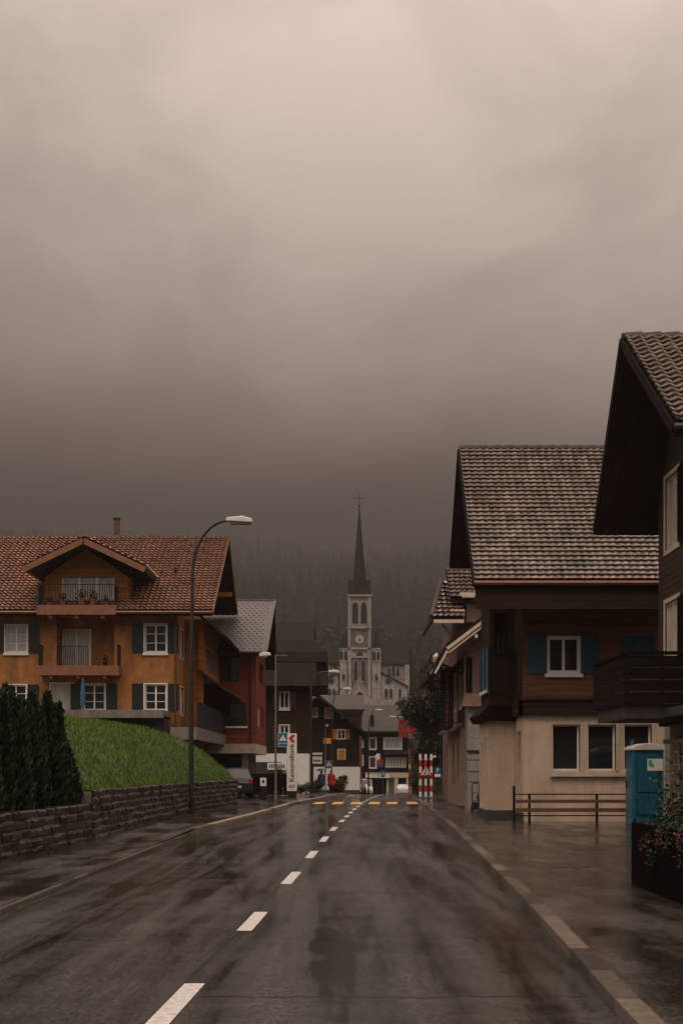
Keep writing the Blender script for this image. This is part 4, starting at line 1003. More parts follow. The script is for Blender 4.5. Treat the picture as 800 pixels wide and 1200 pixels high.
for sx in (-1, 1):                              # stair turrets
    xa, xb = (q(398), q(406.7)) if sx < 0 else (q(435.4), q(446))
    mb = MB(); mb.box(xa, xb, 400.3, 403, 10, r(760)); mb.box(xa-.2, xb+.2, 400.1, 403.2, r(775)-.15, r(775)+.15); mb.box(xa-.2, xb+.2, 400.1, 403.2, r(760)-.15, r(760)+.15); mb.box(xa-.15, xb+.15, 400.15, 403.1, r(806)-.1, r(806)+.15)
    tt = mb.build('turret', M['church'], H)
    for c in ((xa+xb)/2-.62, (xa+xb)/2+.62): arch_win(tt, c-.38, c+.38, r(773), r(763), 400.25, 'turret_opening', M['black'], .12)
    arch_win(tt, (xa+xb)/2-.3, (xa+xb)/2+.3, r(797), r(790), 400.25, 'slit_window', M['black'], .1); arch_win(tt, (xa+xb)/2-.3, (xa+xb)/2+.3, r(828), r(820), 400.25, 'slit_window', M['black'], .1)
    mb = MB(); c = (xa+xb)/2; a_ = (c, 401.6, r(741)); zz = r(760)+.1
    cs = [(xa-.2, 400.1, zz), (xb+.2, 400.1, zz), (xb+.2, 403.2, zz), (xa-.2, 403.2, zz)]
    for i in range(4): mb.face([cs[i], cs[(i+1) % 4], a_])
    mb.build('turret_roof', M['spire'], tt)
# nave front and aisles, transept
mb = MB(); mb.box(q(383), q(478), 404, 412, 10, r(776)); 
for (a, b) in ((474.5, 480), (381, 386)): mb.box(q(a), q(b), 402.6, 404.2, 10, r(778)); 
mb.box(q(382), q(479), 403.7, 404.1, r(777)-.1, r(775.5)+.1)
mb.box(q(446), q(478), 403.8, 404.05, r(794.5), r(793)); mb.box(q(383), q(398), 403.8, 404.05, r(794.5), r(793))
nv = mb.build('nave', M['church'], H)
for (a, b) in ((454.8, 458.2), (459.6, 463.4), (464.8, 468.2), (386.5, 389.5), (391, 394.6), (396, 398)): arch_win(nv, q(a), q(b), r(791.5), r(782 if a not in (459.6, 391) else 780), 403.95, rim=.18)
mb = MB()
slab(mb, (q(381), 403, r(777)), (q(479.5), 403, r(777)), (q(479.5)-.3, 410, r(749)), (q(381)+.3, 410, r(749)), .4)
slab(mb, (q(381), 417, r(777)), (q(479.5), 417, r(777)), (q(479.5)-.3, 410.01, r(749)-.01), (q(381)+.3, 410.01, r(749)-.01), .4); mb.build('nave_roof', M['spire'], H)
for sx in (-1, 1):
    xs_ = [446.5, 476.8] if sx > 0 else [396, 366]
    mb = MB(); mb.cur = 0
    mb.prism([(q(xs_[0]), 10), (q(xs_[1]), 10), (q(xs_[1]), r(804)), (q(xs_[0]), r(788))], 'y', 400.9, 404)
    ai = mb.build('aisle', M['church'], H)
    mb = MB(); mb.bar((q(xs_[0]), 402.2, r(786.8)), (q(xs_[1])+sx*.4, 402.2, r(803)), .5, 3.2) if False else slab(mb, (q(xs_[1])+sx*.5, 400.4, r(804)), (q(xs_[1])+sx*.5, 404, r(804)), (q(xs_[0]), 404, r(787)), (q(xs_[0]), 400.4, r(787)), .4)
    mb.build('aisle_roof', M['spire'], ai)
    cxr = q(454.7 if sx > 0 else 388); mb = MB(); mb.tube([(cxr, 400.85, r(798)), (cxr, 400.65, r(798))], .8, 16); mb.build('round_window', M['church_glass'], ai)
    for (a, b) in (((450.7, 454.3), (456, 459.6), (467, 470)) if sx > 0 else ((384.5, 388), (389.5, 393))): arch_win(ai, q(a), q(b), r(817), r(807), 400.9, rim=.2)
mb = MB(); mb.box(q(425), q(450), 397.5, 399, 10, r(818.5)); mb.build('churchyard_wall', M['church'], H)

# ---------------------------------------------------------------- beige and brown house on the right
H = thing('beige_brown_house', 'house with wavy tiled roof, brown upper floor, blue shutters and beige ground floor', 'house', (8, 42, .1))
y0 = 39.5; T = TF(y0); q = lambda p, D=39.5: PX(p, D); r = lambda p, D=39.5: PZ(p, D)
XL = q(613); XRt = q(778)
gh = [(q(647), q(679), r(903), r(849)), (q(688.5), q(721), r(903), r(849)), (q(731), q(763), r(903), r(849))]
mb = MB(); mb.cur = 0
wall_face(mb, T, XL, XRt, .05, r(836), gh, .25); TLs = TL(XL)
dh = [(40.1, 40.9, .25, r(856))]
wall_face(mb, TLs, y0, 46, .05, r(836), dh); wall_face(mb, TR(XRt), y0, 46, .05, r(836)); mb.face([(XL, 46, .05), (XRt, 46, .05), (XRt, 46, 3.2), (XL, 46, 3.2)])
gw = mb.build('ground_floor_wall', M['stucco'], H)
for h in gh: window(H, T, *h, 1, 1, w0=-.2, fw=.05, frame=M['white'], pane=M['pane'])
mb = MB()
for h in gh:
    mb.boxT(T, h[1], h[1]+.09, h[2], h[3], -.1, .03)
mb.boxT(T, q(644), q(736), r(910), r(905), -.02, .12); mb.build('window_sill', M['stucco'], H)
window(H, TLs, *dh[0], 1, 1, frame=M['plinth'], fw=.12, name='door')
# vestibule and timber bay above it
VX = 4.47; vy0, vy1 = 41.4, 44.3
mb = MB(); wall_face(mb, TF(vy0), VX, XL-.01, .3, PZ(843, vy0), []); vh = [(41.9, 42.2, 1.0, 2.55), (42.6, 42.9, 1.0, 2.55), (43.4, 43.9, .4, 2.4)]
wall_face(mb, TL(VX), vy0, vy1, .3, PZ(843, vy0), vh, .12); mb.face([(VX, vy1, .05), (XL, vy1, .05), (XL, vy1, 3.2), (VX, vy1, 3.2)])
mb.build('porch_wall', M['stucco'], H)
for h in vh: window(H, TL(VX), *h, 1, 1, frame=M['stucco'], w0=-.06, fw=.04, pane=M['pane'])
mb = MB(); mb.box(VX-.05, XL-.01, vy0-.05, vy1+.05, 0, .32); mb.box(XL-.06, XL-.005, y0-.03, 46, 0, .3); mb.build('plinth', M['plinth'], H)
mb = MB(); mb.prism([(VX-.2, 3.02), (XL+.02, 3.02), (XL+.02, 3.5), (VX-.05, 3.5), (VX-.32, 3.2)], 'y', vy0-.25, vy1+.2); mb.build('porch_roof', M['dark_wood2'], H)
# upper floor
UL = q(612); uh = [(q(641.5), q(678), r(788), r(747)), (q(728), q(765), r(790), r(745))]
mb = MB(); ztop = 6.5
wall_face(mb, T, UL, XRt+.3, r(828), ztop, uh); lu = [(41.0, 41.5, 3.9, 5.1)]
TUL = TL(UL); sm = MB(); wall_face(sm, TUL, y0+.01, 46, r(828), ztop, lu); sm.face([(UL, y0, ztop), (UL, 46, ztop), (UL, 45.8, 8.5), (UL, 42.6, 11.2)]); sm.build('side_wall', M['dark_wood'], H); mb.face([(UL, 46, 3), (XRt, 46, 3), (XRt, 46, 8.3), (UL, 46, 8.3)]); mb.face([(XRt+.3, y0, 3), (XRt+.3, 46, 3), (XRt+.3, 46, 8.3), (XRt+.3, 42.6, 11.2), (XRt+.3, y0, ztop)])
mb.build('timber_wall', M['mid_wood'], H)
window(H, T, *uh[0], 2, 1, w0=-.02, fw=.06, surround=.04, sill=M['white'], shut=M['blue_sh'], shutw=.5, pane=M['pane'])
shutter(H, T, uh[1][0], (uh[1][0]+uh[1][1])/2-.005, *uh[1][2:], M['blue_sh'], w=-.05); shutter(H, T, (uh[1][0]+uh[1][1])/2+.005, uh[1][1], *uh[1][2:], M['blue_sh'], w=-.05)
for p in (638, 682, 725, 769): mb = MB(); mb.boxT(T, q(p)-.06, q(p)+.06, r(792), r(741), -.01, .028); mb.build('window_post', M['rail_wood'], H)
window(H, TUL, *lu[0], 1, 1, w0=-.03, frame=M['dark_wood2'])
mb = MB(); mb.box(UL-.12, XRt+.32, y0-.14, y0-.002, r(838), r(821)); mb.box(UL-.16, XRt+.32, y0-.2, y0-.002, r(821)+.002, r(818.5)); mb.box(UL-.12, UL-.002, y0-.14, 46, r(838), r(821)); mb.build('belt_beam', M['dark_wood'], H)
mb = MB(); BX = 4.5; wall_face(mb, TF(41.5), BX, UL-.003, 3.5, 6.9, [(BX+.15, UL-.2, 5.0, 6.3)]); bl = [(41.8, 42.5, 4.0, 5.3), (42.9, 43.6, 4.0, 5.3)]; wall_face(mb, TL(BX), 41.5, 44.1, 3.5, 6.9, bl); mb.face([(BX, 44.1, 3.5), (UL, 44.1, 3.5), (UL, 44.1, 7.4), (BX, 44.1, 7.4)]); mb.face([(BX, 41.5, 6.9), (UL, 41.5, 6.9), (UL, 44.1, 7.4), (BX, 44.1, 7.4)])
by = mb.build('timber_bay', M['dark_wood'], H)
window(by, TF(41.5), BX+.15, UL-.2, 5.0, 6.3, 2, 1, frame=M['dark_wood2'])
for h in bl: window(by, TL(BX), *h, 1, 1, frame=M['white'], w0=.0, fw=.04, sill=M['white'])
for (a, b) in ((41.45, 41.75), (42.55, 42.85), (43.65, 43.95)): shutter(by, TL(BX), a, b, 3.95, 5.35, M['blue_sh'])
rf = gable_roof_x(H, 3.66, 10.0, 37.7, 6.72, 42.6, 11.5, 45.8, 8.4, M['tile_grey'], M['soffit'], 31, .215, .18, gut=M['gutter'], barge=M['dark_wood2'], amp=.04, hh=.055)
mb = MB(); mb.box(3.7, 10, 37.75, 37.83, 6.0, 6.62); mb.box(3.75, 10, 37.84, 39.5, 6.35, 6.43); mb.build('eave_fascia', M['dark_wood'], rf)

# fence before it
Fh = thing('railing_fence', 'low fence of two brown boards between thin dark rails before the beige wall', 'fence', (PX(650, 38.3), 38.3, .1))
qx = lambda p: PX(p, 38.3); qz = lambda p: PZ(p, 38.3)
for p in (602, 620, 699, 737): mb = MB(); mb.box(qx(p)-.035, qx(p)+.035, 38.3, 38.37, .03, qz(931 if p != 602 else 921)); mb.build('post', M['iron'], Fh)
for (a, b) in ((931.5, 930), (956.5, 955)): mb = MB(); mb.box(qx(602), qx(740), 38.26, 38.299, qz(a), qz(b)); mb.build('rail', M['iron'], Fh)
for (a, b) in ((941, 937), (951.5, 947)):
    mb = MB(); mb.box(qx(604), qx(740), 38.25, 38.297, qz(a), qz(b)); mb.build('board', M['rail_wood'], Fh)

# ---------------------------------------------------------------- butcher's house
H = thing('butcher_house', 'gabled house with faded red upper wall, grey roughcast base and cream barge boards', 'house', (7, 54, .1))
y0 = 52.4; T = TF(y0); q = lambda p, D=52.4: PX(p, D); r = lambda p, D=52.4: PZ(p, D); XL = q(543)
mb = MB(); mb.cur = 0
zt = 3.96
wall_face(mb, T, XL+.15, 11, .0, zt, []); wall_face(mb, TL(XL+.15), y0, 53.6, 0, zt, [(52.7, 53.3, .6, 2.0)], .08)
mb.build('grey_wall', M['stucco_grey'], H)
window(H, TL(XL+.15), 52.7, 53.3, .6, 2.0, 1, 1, frame=M['gutter_dk'], w0=-.04)
mb = MB()
for z in (1.05, 1.45, 1.9): mb.boxT(T, XL+.16, 6.5, z, z+.025, -.01, .008)
mb.boxT(T, XL+.1, 6.5, 2.2, 2.28, 0, .05); mb.build('string_course', M['gutter_dk'], H)
mb = MB(); zr_ = zt+.12
up = [(q(545.5), q(553), r(812), r(770))]
wall_face(mb, T, XL, 11, zr_, 5.9, up); mb.face([(XL, y0, 5.9), (11, y0, 5.9), (11, y0, 8.0), (7.9, y0, 9.2)]); 
mb.face([(XL-.1, y0-.25, zt), (11, y0-.25, zt), (11, y0, zt+.5), (XL, y0, zt+.5)]); mb.face([(XL-.1, y0-.25, zt), (11, y0-.25, zt), (11, y0, zt), (XL, y0, zt)])
wall_face(mb, TL(XL), y0, 60, zr_, 5.9, [(53.6, 54.4, 4.0, 5.4), (55.6, 56.6, 4.0, 5.4)])
mb.build('upper_wall', M['pink_wall'], H)
window(H, T, *up[0], 1, 1, frame=M['dark_wood2'])
for a in ((53.6, 54.4), (55.6, 56.6)): window(H, TL(XL), *a, 4.0, 5.4, 1, 1, frame=M['cream'], surround=.12, w0=-.02)
mb = MB(); mb.box(XL-.15, XL, y0, 60, 3.0, 3.4) if False else None
wall_face(mb, TL(XL-.02), 53.6, 60, .1, 3.2, [(54.4, 55.2, 1.0, 2.6), (56.4, 57.6, .9, 2.6)]); wall_face(mb, TF(53.6), XL-.02, XL+.14, .1, 3.2)
mb.build('brown_wall', M['stucco_brown'], H)
for h in ((54.4, 55.2, 1.0, 2.6), (56.4, 57.6, .9, 2.6)): window(H, TL(XL-.02), *h, 1, 1, frame=M['stucco_brown'])
mb = MB(); slab(mb, (XL-.45, 53.5, 3.1), (XL-.45, 60.2, 3.1), (XL+.02, 60.2, 3.4), (XL+.02, 53.5, 3.4), .1); mb.build('skirt_roof', M['concrete'], H)
# roof: gable towards the camera, flaring eave
mb = MB(); pr_ = [(3.42, 5.15), (3.62, 5.75), (3.96, 6.3), (7.9, 9.3)]
for (a, b) in zip(pr_, pr_[1:]): slab(mb, (a[0], 51.3, a[1]), (a[0], 60.5, a[1]), (b[0], 60.5, b[1]), (b[0], 51.3, b[1]), .18)
slab(mb, (12.4, 60.5, 6.3), (12.4, 51.3, 6.3), (7.9, 51.3, 9.3), (7.9, 60.5, 9.3), .18)
rf = mb.build('roof', M['slate_dk'], H)
mb = MB(); mb.bar((3.96, 51.25, 6.08), (7.9, 51.25, 9.06), .05, .12); mb.bar((4.0, 51.3, 5.93), (7.9, 51.3, 8.9), .05, .08); mb.bar((3.5, 51.25, 5.15), (3.96, 51.25, 6.0), .05, .08)
mb.box(5.0, 5.12, 51.3, 52.3, 6.5, 6.62); mb.build('barge_board', M['cream'], rf)

H = thing('hipped_roof_house', 'narrow house with small tiled hipped roof and white gutters behind the butcher', 'house', (9, 60, 0))
q = lambda p, D=60: PX(p, D); r = lambda p, D=60: PZ(p, D)
mb = MB(); wall_face(mb, TF(61.2), q(538), 12, 0, r(722), []); wall_face(mb, TL(q(538)), 61.2, 70, 0, r(722)); mb.box(q(547), 12, 60.4, 61.1, r(728), r(697)); mb.build('wall', M['pink_wall'], H)
mb = MB(); mb.cur = 0; V = Vector((0, 3.2, r(681, 62.5)-r(726, 60))); 
tiles(mb, (q(505), 59.6, r(726)), (1,0,0), V, q(543)-q(505), V.length, 9, .24, (0, .72, 0, 0), amp=.06, hh=.07)
V2 = Vector((0, 2.2, 1.5)); tiles(mb, (q(527), 60.2, r(701, 60)), (1,0,0), V2, 12-q(527), V2.length, 7, .24, amp=.06, hh=.07)
mb.cur = 1; slab(mb, (q(505), 59.6, r(726)-.04), (q(543), 59.6, r(726)-.04), (q(543), 62.8, r(681, 62.5)-.04), (q(523), 62.8, r(681, 62.5)-.04), .12)
slab(mb, (q(527), 60.2, r(701)-.04), (12, 60.2, r(701)-.04), (12, 62.4, r(701)+1.46), (q(527), 62.4, r(701)+1.46), .12)
slab(mb, (q(505), 59.6, r(726)-.05), (q(505), 67, r(726)-.05), (q(523), 62.9, r(681, 62.5)-.05), (q(523), 62.8, r(681, 62.5)-.05), .1)
rf = mb.build('roof', [M['tile_dark'], M['soffit']], H, fix=False)
mb = MB(); mb.tube([(q(504.5), 59.6, r(726)+.1), (q(523), 62.8, r(681, 62.5)+.1)], .11, 8); mb.tube([(q(526), 62.4, r(701)+1.58), (12, 62.4, r(701)+1.58)], .11, 8); mb.build('ridge_tiles', M['slate_mid'], rf)
mb = MB(); mb.box(q(507), q(542), 59.45, 59.58, r(731.5), r(727.5)); mb.box(q(538.5), q(565), 59.9, 60.1, r(698.5), r(694.5)); mb.box(q(541), q(565), 59.85, 60.15, r(700.5), r(699)); mb.box(q(528), q(544), 59.9, 60.1, r(717), r(714.5)); mb.build('gutter', M['cream'], rf)
mb = MB(); mb.bar((q(519), 60.2, r(732)), (q(530), 61.2, r(742)), .08); mb.build('strut', M['cream'], rf)
mb = MB(); mb.box(q(528), q(546), 60.6, 61, r(714), r(704)); mb.build('dormer', M['dark_wood'], H)

# hanging butcher's sign
M['letter_red'] = mat('faded_red_letters', (.55,.16,.14), .5)
S = thing('butcher_sign', 'tall narrow black sign with red upright letters hanging over the pavement', 'sign', (PX(523, 54), 54, 3.1))
xs0, xs1 = PX(516, 54), PX(531, 54); zt_, zb_ = PZ(784, 54), PZ(856, 54)
mb = MB(); mb.box(xs0, xs1, 54, 54.14, zb_, zt_); mb.build('board', M['black'], S, bevel=.01)
for i, chh in enumerate('METZGEREI'):
    text_mesh(chh, .25, M['letter_red'], S, ((xs0+xs1)/2, 53.99, zt_-.18-i*(zt_-zb_-.3)/8.35), FACE_CAM, .01, name='letter')
mb = MB(); mb.bar((xs0, 54.07, zt_+.05), (4.7, 54.07, zt_+.02), .05); mb.bar(((xs0+xs1)/2, 54.07, zt_), ((xs0+xs1)/2, 54.07, zt_+.05), .04); mb.bar((xs1, 54.07, zb_+.3), (4.7, 54.07, zb_+.3), .04)
mb.build('bracket', M['iron'], S)
S = thing('guild_sign', 'wrought iron scrollwork sign with cream ornaments above the black butcher sign', 'sign', (3.7, 53, 4.8))
def sp(px, py): return (PX(px, 53), 53, PZ(py, 53))
mb = MB()
mb.tube([sp(545, 792), sp(535, 787), sp(524, 781), sp(514, 777), sp(507, 779), sp(502, 786), sp(502, 793), sp(507, 798), sp(515, 799)], .045, 8)
mb.tube([sp(503, 774), sp(505, 766), sp(511, 762), sp(515, 768), sp(513, 778)], .04, 8); mb.tube([sp(503, 774), sp(507, 779), sp(514, 780)], .05, 8)
mb.tube([sp(502, 786), sp(508, 783), sp(514, 787)], .035, 8); mb.build('iron_scroll', M['iron'], S)
mb = MB(); mb.tube([sp(509, 776), sp(510.5, 770), sp(512, 765)], [.05, .13, .04], 8); mb.tube([sp(504.5, 790), sp(509, 787), sp(513, 783)], [.05, .16, .05], 8); mb.blob(sp(515.5, 777), .11); mb.build('ornament', M['cream'], S)

# ---------------------------------------------------------------- dark house at the right edge
H = thing('dark_siding_house', 'nearest house at the right edge, dark siding and deep black roof overhang', 'house', (9, 30, 0))
XW = 7.7; T = TL(XW)
wn_ = [(31.2, 32.5, 6.75, 8.45), (31.2, 32.5, 4.15, 5.5), (26.8, 28.4, 4.1, 5.5), (31.0, 32.2, .9, 2.2)]
mb = MB(); wall_face(mb, T, 26.6, 33.2, 2.6, 8.7, wn_[:3]); mb.face([T(26.6, 8.7, 0), T(33.2, 8.7, 0), T(30.6, 11.0, 0)]); wall_face(mb, TF(26.6), XW, 15, 2.6, 8.2); mb.face([(XW, 33.2, 2.6), (15, 33.2, 2.6), (15, 33.2, 8.7), (XW, 33.2, 8.7)])
mb.build('wall', M['siding'], H)
mb = MB(); wall_face(mb, TL(7.97), 26.6, 33.2, 0, 2.65, wn_[3:]); wall_face(mb, TF(26.6), 7.97, 15, 0, 2.6); mb.face([(7.97, 33.2, 0), (15, 33.2, 0), (15, 33.2, 2.65), (7.97, 33.2, 2.65)]); mb.face([(XW, 26.6, 2.6), (8, 26.6, 2.6), (8, 33.2, 2.6), (XW, 33.2, 2.6)]); mb.build('ground_floor_wall', M['stucco_brown'], H)
for h in wn_: window(H, T if h[3] > 3 else TL(7.97), *h, 2 if h[3] > 3 else 1, 1, frame=M['cream'], surround=.1, w0=-.03, fw=.07, pane=M['curtain_reflection'] if h[0] > 30 else M['pane'])
for h in wn_[:2]: shutter(H, T, h[0]-.62, h[0]-.12, h[2], h[3], M['dark_wood2'])
gable_roof_x(H, 6.3, 15, 25.9, 8.08, 30.7, 11.22, 34.0, 7.5, M['tile_grey'], M['soffit'], 20, .3, .2, gut=M['gutter_dk'], barge=M['dark_wood2'], amp=.06, hh=.06)
mb = MB(); mb.box(7.0, 7.68, 26.7, 32.9, 2.7, 2.9); mb.box(6.18, 7.69, 29.6, 33.0, 2.68, 2.98); b_ = mb.build('balcony', M['concrete_dk'], H)
mb = MB()
for i in range(4):
    z0 = 3.0+i*.262; mb.box(6.1, 7.69, 29.45, 29.49, z0, z0+.235); mb.box(6.08, 6.12, 29.5, 33.05, z0, z0+.235)
mb.box(6.06, 7.69, 29.42, 29.55, 4.05, 4.12); mb.box(6.05, 6.16, 29.56, 33.05, 4.05, 4.12)
for (xx, yy) in ((6.14, 29.52), (6.9, 29.52), (6.14, 31.2), (6.14, 32.9)): mb.box(xx, xx+.07, yy, yy+.07, 2.98, 4.04)
mb.build('parapet', M['dark_wood2'], b_)
mb = MB(); slab(mb, (7.42, 29.0, 2.2), (7.42, 31.4, 2.2), (7.96, 31.4, 2.4), (7.96, 29.0, 2.4), .06); mb.box(7.39, 7.43, 28.95, 31.45, 2.16, 2.25); mb.build('door_canopy', M['galv'], H)

# ---------------------------------------------------------------- portable toilet
S = thing('portable_toilet', 'blue plastic toilet cabin with white rounded roof before the beige wall', 'portable toilet', (8.2, 36.9, .1))
xa, xb, ya, yb2 = 7.80, 8.60, 36.5, 37.55; zt_ = PZ(877, 36.5)
mb = MB(); mb.box(xa+.03, xb-.03, ya+.03, yb2-.03, .18, zt_)
for (x_, y_) in ((xa, ya), (xb-.07, ya), (xa, yb2-.07), (xb-.07, yb2-.07)): mb.box(x_, x_+.07, y_, y_+.07, .18, zt_)
mb.box(xa, xb, ya, yb2, .10, .3); 
bd = mb.build('cabin', M['toilet_blue'], S, bevel=.012)
mb = MB(); mb.box(xa+.12, xb-.12, ya-.005, ya+.028, .4, .95); mb.box(xa+.12, xb-.12, ya-.005, ya+.028, 1.0, zt_-.1); mb.build('wall_panel', M['toilet_blue'], bd, bevel=.015)
mb = MB(); mb.box(xa-.012, xa+.028, ya+.12, yb2-.12, .3, zt_-.1); d_ = mb.build('door', M['toilet_blue'], S, bevel=.01)
for k_ in range(5): mb = MB(); mb.box(xa+.02, xa+.1, ya-.008, ya+.02, .45+.34*k_, .62+.34*k_); mb.build('moulded_rib', M['toilet_blue'], bd)
mb = MB(); mb.box(xa-.04, xa-.013, yb2-.25, yb2-.2, 1.1, 1.3); mb.build('handle', M['iron'], d_)
mb = MB()
n = 10; poly = [(xb+.04, zt_+.002), (xb+.04, zt_+.06)]+[(xb+.04-(xb-xa+.08)*i/n, zt_+.06+.13*math.sin(math.pi*(i/n))**.7) for i in range(1, n)]+[(xa-.04, zt_+.06), (xa-.04, zt_+.002)]
mb.prism(poly, 'y', ya-.04, yb2+.04); mb.build('roof', M['toilet_top'], S, bevel=.015)
mb = MB(); mb.tube([(xa+.12, 37.3, zt_+.1), (xa+.12, 37.3, zt_+.3)], .05, 8); mb.build('vent_pipe', M['toilet_blue'], S)
mb = MB(); mb.box(xa+.36, xb-.02, ya-.012, ya-.007, PZ(901, ya), PZ(887, ya)); nt_ = mb.build('notice', M['sign_white'], S)
M['sign_green'] = mat('notice_green', (.05,.45,.22), .4)
mb = MB(); mb.blob((xa+.44, ya-.014, PZ(892, ya)), (.05, .004, .1), 8, 5); mb.blob((xa+.49, ya-.0145, PZ(894.5, ya)), (.05, .004, .06), 8, 5); mb.build('green_figure', M['sign_green'], nt_)

bpy.data.objects['portable_toilet'].location.z -= .05
# planter wall with shrub and flowers
M['black_planter'] = mat('wet_black_concrete', (.004,.0035,.003), .85, .5, 2, .4, 14, grime=.3, spec=.04)
S = thing('planter', 'dark planter wall full of shrubs and red flowers in the right foreground', 'planter', (4.6, 16, .1))
mb = MB(); mb.box(3.86, 4.1, 11, 18.2, .03, .88); mb.box(4.1, 9, 17.95, 18.2, .03, .88); mb.box(4.1, 9, 11, 17.95, .03, .6); mb.build('box', M['black_planter'], S)
S = thing('flowering_shrub', 'dark shrub with small red blossoms growing over the planter edge', 'shrub', (4.5, 16.6, .8)); rg = np.random.default_rng(21)
mb = MB()
stems = []
for i in range(26):
    x_, y_ = 4.22+rg.random()*.6, 16.5+rg.random()*1.4; top = Vector((x_+(rg.random()-.75)*.5, y_+(rg.random()-.5)*.4, 1.15+rg.random()*.95*(0.3+.5*min(1, (x_-4.1)/.5)))); stems.append((Vector((x_, y_, .6)), top))
    mb.tube([(x_, y_, .6), ((x_+top.x)/2, (y_+top.y)/2, (.6+top.z)/2+.05), tuple(top)], [.008, .006, .002], 5)
mb.build('stems', M['bark'], S)
mb = MB()
for a, b in stems:
    for k in range(5): leaves(mb, tuple(a.lerp(b, .3+.16*k)), (.15, .15, .1), 26, .026, rg)
for k in range(9): leaves(mb, (3.92+rg.random()*.15, 14.6+k*.38, .78+rg.random()*.12), (.16, .24, .16), 150, .024, rg)
drape = [(3.80+rg.random()*.06, 14.6+rg.random()*2.7, .45+.45*rg.random()**.6) for _ in range(26)]
for c in drape: leaves(mb, c, (.05, .14, .13), 40, .022, rg)
for k in range(10): leaves(mb, (4.2+rg.random()*.8, 13.5+k*.45, .85), (.3, .3, .22), 130, .028, rg)
mb.build('foliage', M['leaf'], S, fix=False)
mb = MB()
for k in range(26):
    c = drape[k % len(drape)]; c = (c[0]-.05, c[1]+(rg.random()-.5)*.15, c[2]+(rg.random()-.5)*.15); leaves(mb, c, (.03, .03, .025), 8, .017, rg)
mb.build('blossoms', M['flower_red'], S, fix=False)

# ---------------------------------------------------------------- street lamps
def lamp(label, x, y, z0, h, post_m, head_dir, arm, head_len, r0=.09, curved=False, second=False, drop=0):
    t = thing('street_lamp', label, 'street lamp', (x, y, z0), 'street lamps along the road')
    mb = MB(); sx = head_dir
    if curved:
        pts = [(x, y, z0), (x, y, z0+h*.45), (x+.05*sx, y, z0+h-1.85)]
        for i in range(1, 10):
            a = i/9*math.pi/2; pts.append((x+.05*sx+sx*arm*(1-math.cos(a)), y, z0+h-1.85+1.75*math.sin(a)))
        mb.tube(pts, [r0, r0*.8, r0*.6]+[r0*.55]*9, 10); zt__ = z0+h-.1
    else:
        mb.tube([(x, y, z0), (x, y, z0+h*.5), (x, y, z0+h)], [r0, r0*.8, r0*.6], 10); zt__ = z0+h
        if arm: mb.tube([(x, y, z0+h-drop), (x+sx*arm*.5, y, z0+h-.05), (x+sx*arm, y, z0+h)], r0*.45, 8)
        if second: mb.bar((x, y, z0+h-.03), (x+sx*.55, y, z0+h-.04), .04)
    p = mb.build('post', post_m, t)
    mb = MB(); mb.tube([(x, y, z0), (x, y, z0+.5)], r0*1.35, 10); mb.build('base_sleeve', post_m, t)
    hx = x+sx*arm if not second else x-sx*.25; s2 = sx if not second else -sx
    w = head_len*.2
    mb = MB(); pr__ = [(hx-s2*.05, zt__-.04), (hx+s2*head_len, zt__-.09), (hx+s2*head_len*.98, zt__+.04), (hx+s2*head_len*.6, zt__+.13), (hx, zt__+.08)]
    mb.prism(pr__, 'y', y-w, y+w); hd = mb.build('lamp_head', M['lamp_head'], t, bevel=.03)
    mb = MB(); mb.box(min(hx+s2*.12, hx+s2*head_len*.9), max(hx+s2*.12, hx+s2*head_len*.9), y-w*.7, y+w*.7, zt__-.13, zt__-.07); mb.build('lens', M['concrete'], hd)
    return t
lamp('tall dark lamp post with long curved arm beside the stone wall', PX(224, 45.5), 45.5, .1, 9.85, M['lamp_pole'], 1, 1.2, .85, .09, curved=True)
lamp('slim grey lamp post carrying the blue crossing sign near the bank pylon', PX(323, 62), 62, .1, 6.65, M['galv'], 1, 0, .5, .055, second=True)
lamp('dark lamp post left of the two pedestrians, pale head in front of the church aisle', PX(364.5, 92), 92, gz(92)+.1, PZ(787, 92)-gz(92)-.1, M['lamp_pole'], 1, 1.2, .7, .08, drop=.5)
lamp('thin lamp post whose curved arm ends below the church turret', PX(388.5, 117), 117, gz(117), PZ(806, 117)-gz(117), M['lamp_pole'], 1, .95, .75, .075, curved=True)
lamp('far lamp post with its pale head before the far chalet roof', PX(431.5, 145), 145, gz(145), PZ(831, 145)-gz(145), M['lamp_pole'], 1, .75, .75, .08, curved=True)
lamp('far lamp with the leftmost of the two adjacent heads by the red banner', PX(479.5, 168), 168, gz(168), PZ(840, 168)-gz(168), M['lamp_pole'], -1, 1.7, .8, .07)

S = thing('banded_mast', 'thin red and white banded mast carrying a large red banner', 'mast', (PX(479.5, 150), 150, gz(150)))
xm = PX(479.5, 150); z0 = gz(150); zt_ = PZ(832, 150); mb = MB(); nseg = 9
for i in range(nseg):
    mb.cur = i % 2; mb.tube([(xm, 150, z0+(zt_-z0)*i/nseg), (xm, 150, z0+(zt_-z0)*(i+1)/nseg)], .06, 8)
mb.build('post', [M['sign_red'], M['gutter_dk']], S)
mb = MB(); mb.bar((xm, 150, PZ(842.5, 150)), (PX(465, 150), 150, PZ(842.5, 150)), .06); mb.bar((xm, 150, PZ(833, 150)), (PX(470, 150), 150, PZ(833, 150)), .04); mb.bar((PX(470, 150), 150, PZ(833, 150)), (PX(470, 150), 150, PZ(842, 150)), .04); mb.build('cross_arm', M['iron'], S)
mb = MB(); mb.prism([(PX(467, 150), PZ(841, 150)), (PX(476, 150), PZ(840.5, 150)), (PX(476, 150), PZ(839.3, 150)), (PX(469, 150), PZ(839, 150)), (PX(467, 150), PZ(839.8, 150))], 'y', 149.85, 150.15); mb.build('lamp_head', M['lamp_head'], S)
